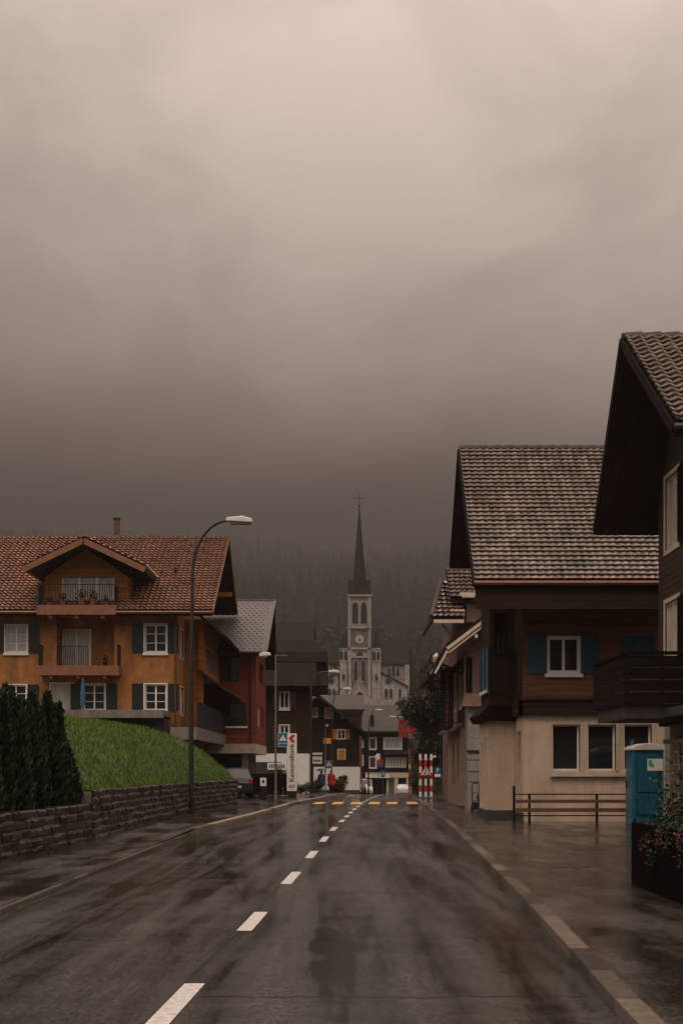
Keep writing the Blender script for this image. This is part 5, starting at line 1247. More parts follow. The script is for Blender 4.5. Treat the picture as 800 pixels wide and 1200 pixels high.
mb = MB(); mb.box(PX(478.6, 150), PX(480.8, 150), 149.8, 149.95, PZ(901, 150), PZ(895.5, 150)); mb.build('yellow_box', M['yellow'], S)
S = thing('red_banner', 'large plain red banner hanging at the far right of the street', 'banner', (PX(471.5, 149.8), 149.8, PZ(865, 150)))
mb = MB(); n = 8
xa, xb = PX(466.5, 149.8), PX(477.5, 149.8)
for i in range(n):
    a, b = i/n, (i+1)/n; f = lambda t: 149.8+.05*math.sin(t*9)
    for (za_, zb__) in ((PZ(864, 150), PZ(843.5, 150)),):
        mb.face([(xa+(xb-xa)*a, f(a), za_), (xa+(xb-xa)*b, f(b), za_), (xa+(xb-xa)*b, f(b), zb__), (xa+(xb-xa)*a, f(a), zb__)])
o = mb.build('cloth', M['banner_red'], S, fix=False); md = o.modifiers.new('thick', 'SOLIDIFY'); md.thickness = .02
S = thing('red_round_sign', 'small round red sign on a bracket right of the banded mast', 'sign', (PX(482.5, 146), 146, PZ(858, 146)))
mb = MB(); c = PX(482.5, 146); mb.tube([(c, 146, PZ(855.5, 146)), (c, 146.06, PZ(855.5, 146))], .4, 18); mb.build('disc', M['sign_red'], S)
mb = MB(); mb.bar((c, 146.1, PZ(855.5, 146)), (c, 146.1, gz(146)), .06); mb.build('post', M['iron'], S)

# ---------------------------------------------------------------- signs
def ped_sign(parent, xc, y, zc, w, h, strip=True):
    mb = MB(); mb.box(xc-w/2, xc+w/2, y-.03, y, zc-h/2, zc+h/2); pl = mb.build('plate', M['sign_blue'], parent, bevel=.006)
    mb = MB(); s = w*.38; cz = zc+h*.12 if strip else zc
    mb.prism([(xc-s, cz-s*.75), (xc+s, cz-s*.75), (xc, cz+s*.95)], 'y', y-.036, y-.031); mb.build('white_triangle', M['sign_white'], pl)
    mb = MB(); k = s*.5; b_ = cz-s*.62
    mb.blob((xc+k*.1, y-.04, b_+s*1.0), (k*.2, .004, k*.2), 8, 5)
    for (p0, p1, w_) in (((0, .85), (0, .45), .2), ((0, .45), (-.35, 0), .12), ((0, .45), (.4, .03), .12), ((0, .75), (-.35, .5), .09), ((0, .75), (.38, .55), .09)):
        mb.bar((xc+p0[0]*k*1.2, y-.04, b_+p0[1]*s), (xc+p1[0]*k*1.2, y-.04, b_+p1[1]*s), .005, w_*s)
    mb.build('walking_figure', M['black'], pl)
    mb = MB()
    mb.box(xc-w/2, xc+w/2, y-.034, y-.031, zc-h/2, zc-h/2+.015); mb.box(xc-w/2, xc+w/2, y-.034, y-.031, zc+h/2-.015, zc+h/2)
    if strip: mb.box(xc-w/2, xc+w/2, y-.034, y-.031, zc-h*.26, zc-h*.23)
    mb.box(xc-w/2, xc-w/2+.015, y-.034, y-.031, zc-h/2+.016, zc+h/2-.016); mb.box(xc+w/2-.015, xc+w/2, y-.034, y-.031, zc-h/2+.016, zc+h/2-.016)
    mb.build('white_border', M['sign_white'], pl)
S = thing('crossing_sign', 'blue pedestrian crossing sign on the slim grey lamp post', 'traffic sign', (PX(331.5, 61.8), 61.8, 2.5))
ped_sign(S, PX(331.5, 61.8), 61.8, PZ(867, 61.8), .43, .65)
mb = MB(); mb.bar((PX(323, 62), 61.9, PZ(862, 62)), (PX(334, 62), 61.84, PZ(862, 62)), .025); mb.bar((PX(323, 62), 61.9, PZ(872, 62)), (PX(334, 62), 61.84, PZ(872, 62)), .025); mb.build('bracket', M['galv'], S)
S = thing('crossing_sign', 'blue pedestrian crossing sign on a thin pole beside the two pedestrians', 'traffic sign', (PX(381, 103), 103, gz(103)))
xc = PX(385.2, 102.8); ped_sign(S, xc, 102.8, PZ(896, 102.8), .54, .6)
mb = MB(); mb.tube([(PX(381, 103), 103, gz(103)), (PX(381, 103), 103, PZ(848, 103))], .05, 8); mb.bar((PX(381, 103), 102.9, PZ(892, 103)), (xc, 102.85, PZ(892, 103)), .03); mb.build('pole', M['galv'], S)
mb = MB(); mb.tube([(PX(382, 103), 103, PZ(851, 103)), (PX(384.5, 103), 103, PZ(849.5, 103))], .1, 8); mb.build('globe_lamp', M['lamp_head'], S)
S = thing('crossing_sign', 'small blue sign hanging before the far chalet shop front', 'traffic sign', (PX(448, 170), 170, gz(170)))
ped_sign(S, PX(448.5, 170), 170, PZ(907, 170), .55, .75); mb = MB(); mb.tube([(PX(448.5, 170), 170.06, gz(170)), (PX(448.5, 170), 170.06, PZ(903, 170))], .04, 8); mb.build('pole', M['galv'], S)
S = thing('round_sign', 'round white sign with dark crescent beside a red and blue poster board', 'sign', (PX(443.5, 165), 165, PZ(900, 165)))
c = PX(443.3, 165); mb = MB(); mb.tube([(c, 165, PZ(887, 165)), (c, 165.1, PZ(887, 165))], .42, 24); mb.build('disc', M['sign_white'], S)
mb = MB(); mb.tube([(c+.2, 164.97, PZ(887, 165)), (c+.2, 164.995, PZ(887, 165))], .3, 20); mb.build('dark_ring', M['red_shutter'], S)
mb = MB(); mb.tube([(c-.05, 164.93, PZ(887, 165)), (c-.05, 164.965, PZ(887, 165))], .26, 20); mb.build('white_centre', M['sign_white'], S)
mb = MB(); mb.cur = 0; mb.box(c-.1, c+.55, 165.1, 165.15, PZ(895.5, 165), PZ(889, 165)); mb.cur = 1; mb.box(c-.1, c+.55, 165.1, 165.15, PZ(899, 165), PZ(895.5, 165)-.005); mb.build('poster_board', [M['sign_red'], M['sign_blue']], S)
mb = MB(); mb.tube([(c, 165.2, gz(165)), (c, 165.2, PZ(884, 165))], .04, 8); mb.build('pole', M['iron'], S)
S = thing('shop_sign', 'pale rectangular shop sign on a dark post left of the pedestrians', 'sign', (PX(371, 100), 100, gz(100)))
mb = MB(); mb.box(PX(366.2, 100), PX(377.2, 100), 100, 100.1, PZ(895, 100), PZ(886.5, 100)); mb.box(PX(366, 100), PX(377.5, 100), 100, 100.12, PZ(884.6, 100), PZ(882, 100)); mb.build('panel', M['sign_white'], S)
mb = MB(); mb.tube([(PX(366.5, 100), 100.15, gz(100)), (PX(366.5, 100), 100.15, PZ(880, 100))], .05, 8)
mb.bar((PX(366.5, 100), 100.13, PZ(885.5, 100)), (PX(377, 100), 100.13, PZ(885.5, 100)), .05); mb.build('post', M['iron'], S)
mb = MB()
for k in range(4): mb.box(PX(367.5+2.2*k, 100), PX(369.2+2.2*k, 100), 99.98, 99.999, PZ(892.5, 100), PZ(890+(k % 2)*.7, 100))
mb.build('faded_lettering', M['gutter_dk'], S)

# bank pylon
S = thing('bank_pylon', 'tall white sign pylon with black upright lettering and a red emblem', 'sign', (PX(342, 68), 68, .1))
xa, xb = PX(336, 68), PX(347.7, 68); zt_, zb_ = PZ(859.5, 68), PZ(927, 68)
mb = MB(); mb.box(xa, xb, 68, 68.2, zb_, zt_); mb.build('panel', M['sign_white'], S, bevel=.01)
mb = MB(); mb.box(xa+.02, xb+.02, 68.02, 68.18, .1, zb_-.003); mb.build('plinth', M['black'], S)
text_mesh('Kantonalbank', .345, M['black'], S, ((xa+xb)/2+.0, 67.99, PZ(894, 68)), Euler((R(90), R(-90), 0)), .004)
mb = MB(); cx, cz = (xa+xb)/2, PZ(865.5, 68)
mb.prism([(cx-.16, cz), (cx+.02, cz+.19), (cx+.14, cz+.19), (cx+.14, cz+.12), (cx+.03, cz), (cx+.14, cz-.12), (cx+.14, cz-.19), (cx+.02, cz-.19)], 'y', 67.985, 67.998); mb.build('red_emblem', M['sign_red'], S)
mb = MB()
for k in range(4): mb.box(xa+.1+.08*k, xa+.15+.08*k, 67.99, 67.998, PZ(923.5, 68), PZ(920-(k % 2), 68))
mb.build('small_print', M['galv'], S)
S = thing('marker_post', 'short orange lit post at the foot of the bank pylon', 'post', (PX(348.5, 67.5), 67.5, .1))
mb = MB(); mb.tube([(PX(348.3, 67.5), 67.5, .1), (PX(348.3, 67.5), 67.5, .36)], .05, 8); mb.build('body', M['orange_shutter'], S); mb = MB(); mb.tube([(PX(348.3, 67.5), 67.5, .361), (PX(348.3, 67.5), 67.5, .40)], .055, 8); mb.build('cap', M['iron'], S)
S = thing('waste_bin', 'black waste bin below a white label plate beside the slim lamp post', 'bin', (PX(308.5, 64), 64, .1))
c = PX(308.3, 64); mb = MB(); mb.tube([(c, 64, .12), (c, 64, .2), (c, 64, .75)], [.14, .17, .18], 12); mb.build('body', M['black'], S); mb = MB(); mb.tube([(c, 64.2, .1), (c, 64.2, 1.25)], .03, 6); mb.build('post', M['iron'], S)
mb = MB(); mb.box(c-.14, c+.14, 64.12, 64.16, PZ(921, 64), PZ(911.5, 64)); lp = mb.build('label_plate', M['sign_white'], S); mb = MB(); mb.blob((c, 64.115, PZ(916, 64)), (.06, .006, .09), 8, 5); mb.build('dark_symbol', M['black'], lp)

# construction barrier
S = thing('construction_barrier', 'three red and white banded boards carrying a triangular roadworks sign', 'barrier', (PX(499, 71), 71, .1))
mb = MB(); n = 6; zt_ = PZ(882.5, 71); zb_ = PZ(934, 71)
for px in (492.3, 498.6, 505):
    mb = MB(); xc = PX(px, 71)
    for i in range(7):
        mb.cur = 1 if i % 2 == 0 else 0; mb.box(xc-.065, xc+.065, 71, 71.05, zt_-(zt_-zb_)*(i+1)/7+.002, zt_-(zt_-zb_)*i/7)
    mb.build('banded_board', [M['sign_red'], M['sign_white']], S)
mb = MB(); mb.box(PX(491, 71), PX(507, 71), 71.06, 71.1, zt_-.3, zt_-.24); mb.box(PX(491, 71), PX(507, 71), 71.06, 71.1, zt_-1.2, zt_-1.14); mb.box(PX(490.5, 71), PX(507, 71), 70.9, 71.25, .1, .16); mb.build('cross_rail', M['galv'], S)
mb = MB(); mb.tube([(PX(507.5, 71), 71, PZ(886, 71)), (PX(509.3, 71), 70.9, PZ(885.3, 71))], .06, 8); mb.build('warning_lamp', M['sign_white'], S)
mb = MB(); cx, cz = PX(498.8, 70.9), PZ(904, 70.9); s = .33
def tri(k): return [(cx-s*k, cz-s*k*.55), (cx+s*k, cz-s*k*.55), (cx, cz+s*k*1.15)]
mb.prism(tri(1.05), 'y', 70.93, 70.97); sg = mb.build('warning_sign', M['sign_red'], S)
mb = MB(); mb.prism(tri(.78), 'y', 70.915, 70.928); mb.build('white_field', M['sign_white'], sg)
mb = MB(); yk = 70.905
for (a, b, w_) in (((-.02, .17), (-.06, .02), .05), ((-.06, .02), (-.12, -.13), .035), ((-.06, .02), (.0, -.13), .035), ((-.02, .14), (.08, .02), .03), ((.04, .1), (.12, -.1), .02)): mb.bar((cx+a[0], yk, cz+a[1]), (cx+b[0], yk, cz+b[1]), .006, w_)
mb.blob((cx+.0, yk, cz+.2), (.03, .004, .03), 8, 5); mb.prism([(cx+.05, cz-.15), (cx+.2, cz-.15), (cx+.13, cz-.06)], 'y', yk-.004, yk+.004); mb.build('digging_figure', M['black'], sg)
S = thing('parking_sign', 'blue parking sign with white supplementary plate right of the barrier', 'traffic sign', (PX(512.5, 73), 73, .1))
c = PX(512.5, 73); mb = MB(); mb.box(c-.16, c+.16, 72.97, 73, PZ(905.3, 73), PZ(898, 73)); pl = mb.build('plate', M['sign_blue'], S); text_mesh('P', .3, M['sign_white'], pl, (c, 72.96, PZ(901.8, 73)), FACE_CAM, .003)
mb = MB(); mb.box(c-.16, c+.16, 72.97, 73, PZ(909.3, 73), PZ(906, 73)); mb.build('supplementary_plate', M['sign_white'], S)
mb = MB(); mb.tube([(c, 73.04, .1), (c, 73.04, PZ(897.5, 73))], .03, 8); mb.build('pole', M['iron'], S)

bpy.data.objects['construction_barrier'].location.z -= .05; S.location.z -= .05
# ---------------------------------------------------------------- sack truck by the butcher's wall
S = thing('hand_truck', 'black hand truck with bags leaning by the grey roughcast wall', 'hand truck', (4.75, 50.3, .1))
c = PX(557, 49.5); mb = MB(); mb.tube([(c-.12, 49.5, .1), (c-.12, 49.6, 1.02), (c-.06, 49.6, 1.1), (c+.1, 49.6, 1.1), (c+.14, 49.6, 1.02), (c+.14, 49.5, .1)], .018, 6); mb.bar((c-.12, 49.56, .75), (c+.14, 49.56, .75), .02); mb.bar((c-.12, 49.56, .45), (c+.14, 49.56, .45), .02); mb.build('frame', M['iron'], S)
mb = MB(); mb.box(c-.14, c+.16, 49.2, 49.48, .14, .42); mb.build('box', M['black'], S, bevel=.02)
mb = MB(); mb.blob((c+.12, 49.35, .58), (.1, .1, .17), 8, 6); mb.build('bag', M['rubber'], S)
for dx in (-.16, .18):
    mb = MB(); mb.tube([(c+dx-.02, 49.5, .2), (c+dx+.02, 49.5, .2)], .1, 12); mb.build('wheel', M['rubber'], S)

S.location.z -= .05
# ---------------------------------------------------------------- cars
def car(label, loc, rz, paint, cat='car', van=False, name='parked_car', L_=4.2):
    t = thing(name, label, cat, (0,0,0), None, local=True)
    if not van: st = [(-2.1,.38,.62,.72,.80,.74), (-2.02,.24,.90,.98,.86,.74), (-1.72,.2,.96,1.44,.88,.62), (-1.1,.2,.98,1.50,.89,.64), (.2,.2,.97,1.46,.89,.63), (1.0,.2,.93,.98,.88,.72), (1.9,.24,.74,.80,.84,.72), (2.08,.36,.56,.62,.78,.70)]
    else: st = [(-2.4,.4,.7,1.9,.88,.80), (-2.35,.25,1.0,2.05,.93,.82), (-1.4,.22,1.1,2.1,.95,.83), (.9,.22,1.1,2.08,.95,.83), (1.7,.22,1.05,1.15,.94,.8), (2.3,.26,.85,.95,.9,.78), (2.4,.36,.6,.7,.84,.74)]
    mb = MB(); k = 0
    for (y, zb, zm, zt, w, wt) in st: mb.v += [(-w*.96, y, zb), (-w, y, (zb+zm)/2), (-w*.98, y, zm), (-wt, y, zt), (0, y, zt+.03), (wt, y, zt), (w*.98, y, zm), (w, y, (zb+zm)/2), (w*.96, y, zb)]
    n = 9
    for i in range(len(st)-1):
        for j in range(n): a = i*n+j; b = i*n+(j+1) % n; mb.f.append([a, b, b+n, a+n]); mb.m.append(0)
    mb.f.append(list(range(n))); mb.m.append(0); mb.f.append([(len(st)-1)*n+j for j in range(n)][::-1]); mb.m.append(0)
    body = mb.build('body', paint, t, bevel=.03)
    s = st[1:3]; e = .012
    mb = MB(); y0_, y1_ = st[1][0], st[2][0]
    if not van: mb.face([(-.66, y0_-e+.04, .99+.02), (.66, y0_-e+.04, 1.01), (.55, y1_-e-.02, 1.40), (-.55, y1_-e-.02, 1.40)])
    else: mb.face([(-.72, -2.41, 1.25), (.72, -2.41, 1.25), (.68, -2.38, 1.8), (-.68, -2.38, 1.8)])
    mb.build('rear_window', M['car_glass'], t, fix=False)
    for sx in (-1, 1):
        mb = MB(); a, b = (st[2], st[4]) if not van else (st[2], st[3])
        mb.face([(sx*(a[4]*.98+e-.02), a[0]+.15, a[2]+.03), (sx*(b[4]*.98+e-.02), b[0]+(.35 if not van else .3), b[2]+.03), (sx*(b[5]+e+.03), b[0]-.05, b[3]-.07), (sx*(a[5]+e+.03), a[0]+.3, a[3]-.07)])
        mb.build('side_window', M['car_glass'], t, fix=False)
        yy = st[0][0]
        mb = MB(); mb.box(sx*.72-.1, sx*.72+.1, yy-.02, yy+.1, .74, .92) if not van else mb.box(sx*.8-.06, sx*.8+.06, yy-.02, yy+.1, .8, 1.2); mb.build('tail_lamp', M['tail'], t)
    mb = MB(); a, b = (st[4], st[5]) if not van else (st[3], st[4])
    mb.face([(-b[5]+.06, b[0]-.02, b[3]+.035), (b[5]-.06, b[0]-.02, b[3]+.035), (a[5]-.05, a[0]+.06, a[3]-.01), (-a[5]+.05, a[0]+.06, a[3]-.01)]); mb.build('windscreen', M['car_glass'], t, fix=False)
    for sx in (-1, 1):
        for yy in (st[0][0]+.78, st[-1][0]-.8):
            mb = MB(); mb.tube([(sx*.66, yy, .31), (sx*.885, yy, .31)], .31, 16); w_ = mb.build('wheel', M['rubber'], t)
            mb = MB(); mb.tube([(sx*.87, yy, .31), (sx*.895, yy, .31)], .18, 12); mb.build('rim', M['galv'], w_)
    mb = MB(); mb.box(-.26, .26, st[0][0]-.03, st[0][0]-.005, .5, .61); mb.build('number_plate', M['sign_white'], t)
    t.location = loc; t.rotation_euler = (0, 0, rz); return t
car('white hatchback seen from behind before the white arched garage', (PX(471.8, 184), 184, gz(184)), R(-4), M['car_white'])
car('white van half hidden at the corner of the orange shuttered chalet', (PX(427.5, 182), 182, gz(182)), R(183), M['car_white'], 'van', True, 'parked_van')
car('small dark car with red lights left of the white van', (PX(419.5, 166), 166, gz(166)), R(3), M['car_dark'], 'car')
car('dark estate car parked behind the end of the stone wall', (PX(271, 69), 70.5, .1), R(8), M['car_dark'], 'car')

# ---------------------------------------------------------------- two pedestrians
def person(label, loc, rz, coat, hood, bag=False, umb=False, h=1.72):
    t = thing('person', label, 'person', (0,0,0), None, local=True)
    pts = {'pelvis': (0,0,.93,.13), 'belly': (0,0,1.08,.125), 'chest': (0,.0,1.30,.15), 'neck': (0,0,1.46,.055), 'jaw': (0,.02,1.53,.07), 'head': (0,.01,1.62,.09), 'crown': (0,0,1.69,.05)}
    ed = [('pelvis','belly'), ('belly','chest'), ('chest','neck'), ('neck','jaw'), ('jaw','head'), ('head','crown')]
    for s, sw in ((-1, .16), (1, -.12)):
        n_ = 'l' if s < 0 else 'r'
        pts.update({n_+'hip': (s*.09,0,.86,.095), n_+'kn': (s*.1,sw*.5+.03,.49,.062), n_+'an': (s*.1,sw-.03,.10,.042), n_+'toe': (s*.105,sw+.12,.045,.035), n_+'sh': (s*.18,0,1.40,.065), n_+'el': (s*.235,-.03-sw*.3,1.13,.045), n_+'wr': (s*.235,.08-sw*.5,.90,.03), n_+'palm': (s*.235,.10-sw*.5,.83,.034)})
        ed += [('pelvis', n_+'hip'), (n_+'hip', n_+'kn'), (n_+'kn', n_+'an'), (n_+'an', n_+'toe'), ('chest', n_+'sh'), (n_+'sh', n_+'el'), (n_+'el', n_+'wr'), (n_+'wr', n_+'palm')]
        for k in range(4):
            a = n_+'f%d' % k; b = n_+'g%d' % k; px_ = s*.235; py_ = .075-sw*.5+.02*k; ln = (.055, .065, .06, .048)[3-k]
            pts[a] = (px_, py_, .80, .011); pts[b] = (px_-s*.012, py_+.005, .80-ln, .008); ed += [(n_+'palm', a), (a, b)]
        pts[n_+'th'] = (s*.21, .145-sw*.5, .82, .011); pts[n_+'ti'] = (s*.205, .155-sw*.5, .785, .009); ed += [(n_+'palm', n_+'th'), (n_+'th', n_+'ti')]
    names = list(pts); me = bpy.data.meshes.new('body'); me.from_pydata([pts[n][:3] for n in names], [(names.index(a), names.index(b)) for a, b in ed], [])
    o = bpy.data.objects.new('body', me); COL.objects.link(o); o.parent = t; me.materials.append(M['trousers'])
    me2 = o.modifiers.new('skin', 'SKIN'); me.skin_vertices.new() if not me.skin_vertices else None
    for i, n in enumerate(names): me.skin_vertices[0].data[i].radius = (pts[n][3],)*2
    me.skin_vertices[0].data[names.index('pelvis')].use_root = True
    o.modifiers.new('sub', 'SUBSURF').levels = 1; o.modifiers['sub'].render_levels = 1
    dg = bpy.context.evaluated_depsgraph_get(); m2 = bpy.data.meshes.new_from_object(o.evaluated_get(dg)); o.modifiers.clear(); o.data = m2
    m2.materials.clear(); m2.materials.append(M['trousers']); m2.materials.append(M['skin']); m2.materials.append(M['black'])
    for p in m2.polygons:
        c = p.center; p.use_smooth = True
        if c.z > 1.45 or (abs(c.x) > .19 and c.z < .92): p.material_index = 1
        elif c.z < .12: p.material_index = 2
    mb = MB(); mb.blob((-.033, .105, 1.625), .012, 6, 4); mb.blob((.033, .105, 1.625), .012, 6, 4); mb.build('eyes', M['black'], t)
    mb = MB(); mb.blob((0, .115, 1.59), (.014, .02, .025), 6, 4); mb.blob((0, .105, 1.545), (.028, .01, .008), 6, 4); mb.blob((-.098, 0, 1.6), (.012, .02, .03), 6, 4); mb.blob((.098, 0, 1.6), (.012, .02, .03), 6, 4); mb.build('facial_features', M['skin'], t)
    mb = MB()                                   # coat: flared tube with sleeves
    mb.tube([(0, 0, .55), (0, 0, .75), (0, 0, 1.0), (0, 0, 1.25), (0, 0, 1.4), (0, 0, 1.47)], [.27, .25, .21, .215, .2, .08], 14)
    for s, sw in ((-1, .16), (1, -.12)): mb.tube([(s*.15, 0, 1.41), (s*.2, -.01, 1.36), (s*.235, -.03-sw*.3, 1.13), (s*.235, .07-sw*.5, .92)], [.07, .085, .075, .06], 10)
    mb.build('coat', coat, t, smooth=True)
    mb = MB(); mb.blob((0, -.02, 1.62), (.115, .125, .135), 12, 8); mb.build('hood' if hood else 'hair', coat if hood else M['bark'], t, smooth=True)
    t.location = loc; t.rotation_euler = (0, 0, rz); t.scale = (h/1.74,)*3
    return t
person('person in a hooded red raincoat walking along the left pavement', (PX(388, 104), 104, gz(104)+.105), R(170), M['coat_red'], True, h=1.75)
person('person in a navy blue coat walking left of the red raincoat', (PX(376.5, 106), 106, gz(105)+.105), R(0), M['coat_blue'], False, h=1.72)
S = thing('umbrella', 'grey umbrella held over the person in the navy coat', 'umbrella', (PX(376, 106), 106, .6))
cx_, cz_ = PX(376.3, 106), gz(105)+.105+1.72; mb = MB(); mb.tube([(cx_, 106, cz_-.02), (cx_, 106, cz_+.12), (cx_, 106, cz_+.2)], [.42, .28, .02], 8, cap=False); mb.build('canopy', M['umbrella'], S)
mb = MB(); mb.tube([(cx_+.1, 106.1, cz_-.75), (cx_, 106, cz_+.2)], .012, 6); mb.build('shaft', M['iron'], S)
S = thing('carrier_bag', 'white carrier bag hanging at the side of the red raincoat', 'bag', (PX(384, 103.8), 103.8, 0))
bx, bz = PX(383.8, 103.8), PZ(924, 104); mb = MB(); mb.tube([(bx, 103.8, bz-.18), (bx, 103.8, bz-.1), (bx, 103.8, bz+.12)], [.08, .13, .09], 10); mb.build('bag_body', M['sign_white'], S, smooth=True)
mb = MB(); mb.tube([(bx-.06, 103.8, bz+.12), (bx-.03, 103.8, bz+.26), (bx+.03, 103.8, bz+.26), (bx+.06, 103.8, bz+.12)], .01, 6); mb.build('handle', M['sign_white'], S)

# flower beds by the chalet
def bush(label, loc, rad, n, lm, fm, nf, seed, name='flowering_bush', ls=.08):
    S = thing(name, label, 'bush', loc); rg = np.random.default_rng(seed)
    mb = MB()
    for k in range(6): mb.tube([(loc[0], loc[1], loc[2]), (loc[0]+(rg.random()-.5)*rad[0], loc[1]+(rg.random()-.5)*rad[1], loc[2]+rad[2]*1.2)], [.04, .01], 5)
    mb.build('stems', M['bark'], S); mb = MB()
    for k in range(9): 
        c = (loc[0]+(rg.random()-.5)*rad[0]*1.3, loc[1]+(rg.random()-.5)*rad[1]*1.3, loc[2]+rad[2]*(.4+rg.random()*.9)); leaves(mb, c, (rad[0]*.5, rad[1]*.5, rad[2]*.45), n//9, ls, rg)
    mb.build('foliage', lm, S, fix=False)
    if nf:
        mb = MB(); leaves(mb, (loc[0], loc[1]-rad[1]*.3, loc[2]+rad[2]*1.1), (rad[0]*1.0, rad[1]*.9, rad[2]*.75), nf, ls*.8, rg); mb.build('blossoms', fm, S, fix=False)
bush('orange flowering bush right of the red raincoat', (PX(396, 112), 112, gz(112)), (1.0, .8, .75), 1600, M['leaf'], M['flower_orange'], 130, 5)
bush('orange flowering bush left of the navy coat', (PX(368, 112), 112, gz(112)), (.7, .8, .8), 1300, M['leaf'], M['flower_orange'], 60, 6)
bush('green bush climbing against the white chalet ground floor', (PX(398, 125), 125, gz(125)), (.9, .6, 1.1), 1200, M['leaf'], None, 0, 7, 'green_bush')
bush('yellowish plant behind the dark board fence', (PX(330, 79), 79, .3), (.5, .4, .8), 900, M['leaf_autumn'], None, 0, 8, 'green_bush', .05)
bush('low dark bush at the foot of the dark tall house', (PX(352, 90), 90, gz(90)), (.9, .6, .6), 1300, M['leaf'], None, 0, 9, 'green_bush', .06)

# ---------------------------------------------------------------- broadleaf trees right of the far street
def broadleaf(label, loc, h, rad, seed, lm, n=9000, ls=.16, low=.12):
    S = thing('broadleaf_tree', label, 'tree', loc, 'broadleaf trees right of the street'); rg = np.random.default_rng(seed); X, Y, Z = loc
    mb = MB(); mb.tube([(X, Y, Z-.3), (X+.1, Y, Z+h*.3), (X, Y, Z+h*.75)], [.28, .2, .05], 8)
    cs = []
    for k in range(13):
        a = rg.random()*6.28; f = low+.12+(.82-low)*rg.random(); rr = rad*(1-(f-.45)**2*1.7)*rg.random()**.5*.8
        c = (X+math.cos(a)*rr, Y+math.sin(a)*rr, Z+h*f); cs.append(c); mb.tube([(X, Y, Z+h*min(f*.6, .6)), c], [.08, .02], 5)
    mb.build('trunk', M['bark'], S); mb = MB()
    for c in cs: leaves(mb, c, (rad*(.3+.2*rg.random()), rad*(.3+.2*rg.random()), h*.13), n//13, ls, rg)
    mb.build('crown', lm, S, fix=False)
for (lab, px, D, h, rad, sd_, lm) in (('dark leafy tree directly behind the parking sign', 514, 100, 9.2, 2.6, 31, M['leaf_tree']), ('dark leafy tree left of the butcher sign, behind the barrier', 512, 122, 8.8, 2.3, 32, M['leaf_tree']),
    ('tall leafy tree rising behind the butcher guild sign', 520, 135, 14.0, 4.2, 33, M['leaf_tree']), ('lighter bushy tree between church and barrier', 507, 165, 12.5, 2.8, 34, M['leaf_autumn']),
    ('rounded tree behind the red banner', 493, 215, 14.5, 3.4, 35, M['leaf_tree'])):
    broadleaf(lab, (PX(px, D), D, gz(D)), h, rad, sd_, lm, low=.02)
broadleaf('small yellowing tree at the right corner of the church', (PX(474, 392), 392, 12), 9, 4.5, 36, M['leaf_autumn'], n=4000, ls=.35)
S = thing('dark_hedge', 'dark clipped hedge behind the construction barrier', 'hedge', (PX(512, 85), 86, -.1)); rg = np.random.default_rng(41)
mb = MB(); mb.box(PX(489, 85), PX(530, 85), 85.2, 86.6, -.2, 1.3); mb.build('branches', M['bark'], S)
mb = MB()
for k in range(9): leaves(mb, (PX(490+5*k, 85), 85.8, .7), (.5, .8, .95), 800, .07, rg)
mb.build('foliage', M['leaf_tree'], S, fix=False)
# iron gate-like garden wall behind the mast
S = thing('garden_wall', 'low grey brown garden wall with timber rails beyond the banded mast', 'wall', (PX(486, 130), 130, gz(130)))
mb = MB(); mb.box(PX(482, 130), PX(494, 130), 130, 130.3, gz(130)-.2, PZ(910, 130)); mb.build('masonry', M['concrete_dk'], S)
mb = MB()
for z in (890, 899, 905): mb.bar((PX(481, 130), 130.1, PZ(z, 130)), (PX(495, 130), 130.1, PZ(z, 130)), .05)
for p in (481.5, 488, 494.5): mb.bar((PX(p, 130), 130.1, PZ(911, 130)), (PX(p, 130), 130.1, PZ(888, 130)), .07)
mb.build('rail', M['rail_wood'], S)

# ---------------------------------------------------------------- spruces: single ones near the church, the far wood as one mass
def spruce_mesh(rg, h, w, tiers, pts, out, jag=.35):
    vs_, fs_ = out
    for t_ in range(tiers):
        f = t_/tiers; z0 = h*(.08+.86*f); z1 = h*min(1, .08+.86*f+1.75/tiers); rr = w*(1-f)**.85
        k = len(vs_); off = rg.random()*6.28
        vs_.append((0, 0, z1))
        for j in range(pts*2):
            a = off+j*math.pi/pts; r_ = rr*(1 if j % 2 == 0 else .5)*(1-jag/2+jag*rg.random()); vs_.append((math.cos(a)*r_, math.sin(a)*r_, z0-(.03*h*rg.random() if j % 2 == 0 else -.02*h)))
        for j in range(pts*2): fs_.append((k, k+1+j, k+1+(j+1) % (pts*2)))
protos = []
for i in range(3):
    rg = np.random.default_rng(60+i); t = thing('spruce_tree', '', 'spruce', (0,0,0), 'spruces near the church', local=True)
    mb = MB(); mb.tube([(0,0,-1), (0,0,18)], [.35, .06], 6); mb.build('trunk', M['bark'], t)
    o_ = ([], []); spruce_mesh(rg, 22, 3.6, 15, 8, o_, .6); mb = MB(); mb.v = o_[0]; mb.f = [list(f) for f in o_[1]]; mb.m = [0]*len(mb.f)
    for kk in range(900):                       # loose sprays so the outline is uneven
        f = rg.random(); a = rg.random()*6.28; r_ = 3.7*(1-f)**.85*(.7+.4*rg.random()); p = np.array([math.cos(a)*r_, math.sin(a)*r_, 22*(.08+.9*f)])
        d = np.array([math.cos(a), math.sin(a), -.5]); b = np.cross(d, (0,0,1)); s = .5+.4*rg.random(); k = len(mb.v)
        mb.v += [tuple(p-d*s*.6), tuple(p+b*s*.3), tuple(p+d*s*.6), tuple(p-b*s*.3)]; mb.f.append([k, k+1, k+2, k+3]); mb.m.append(0)
    mb.build('crown', M['conifer'], t, fix=False); protos.append(t)
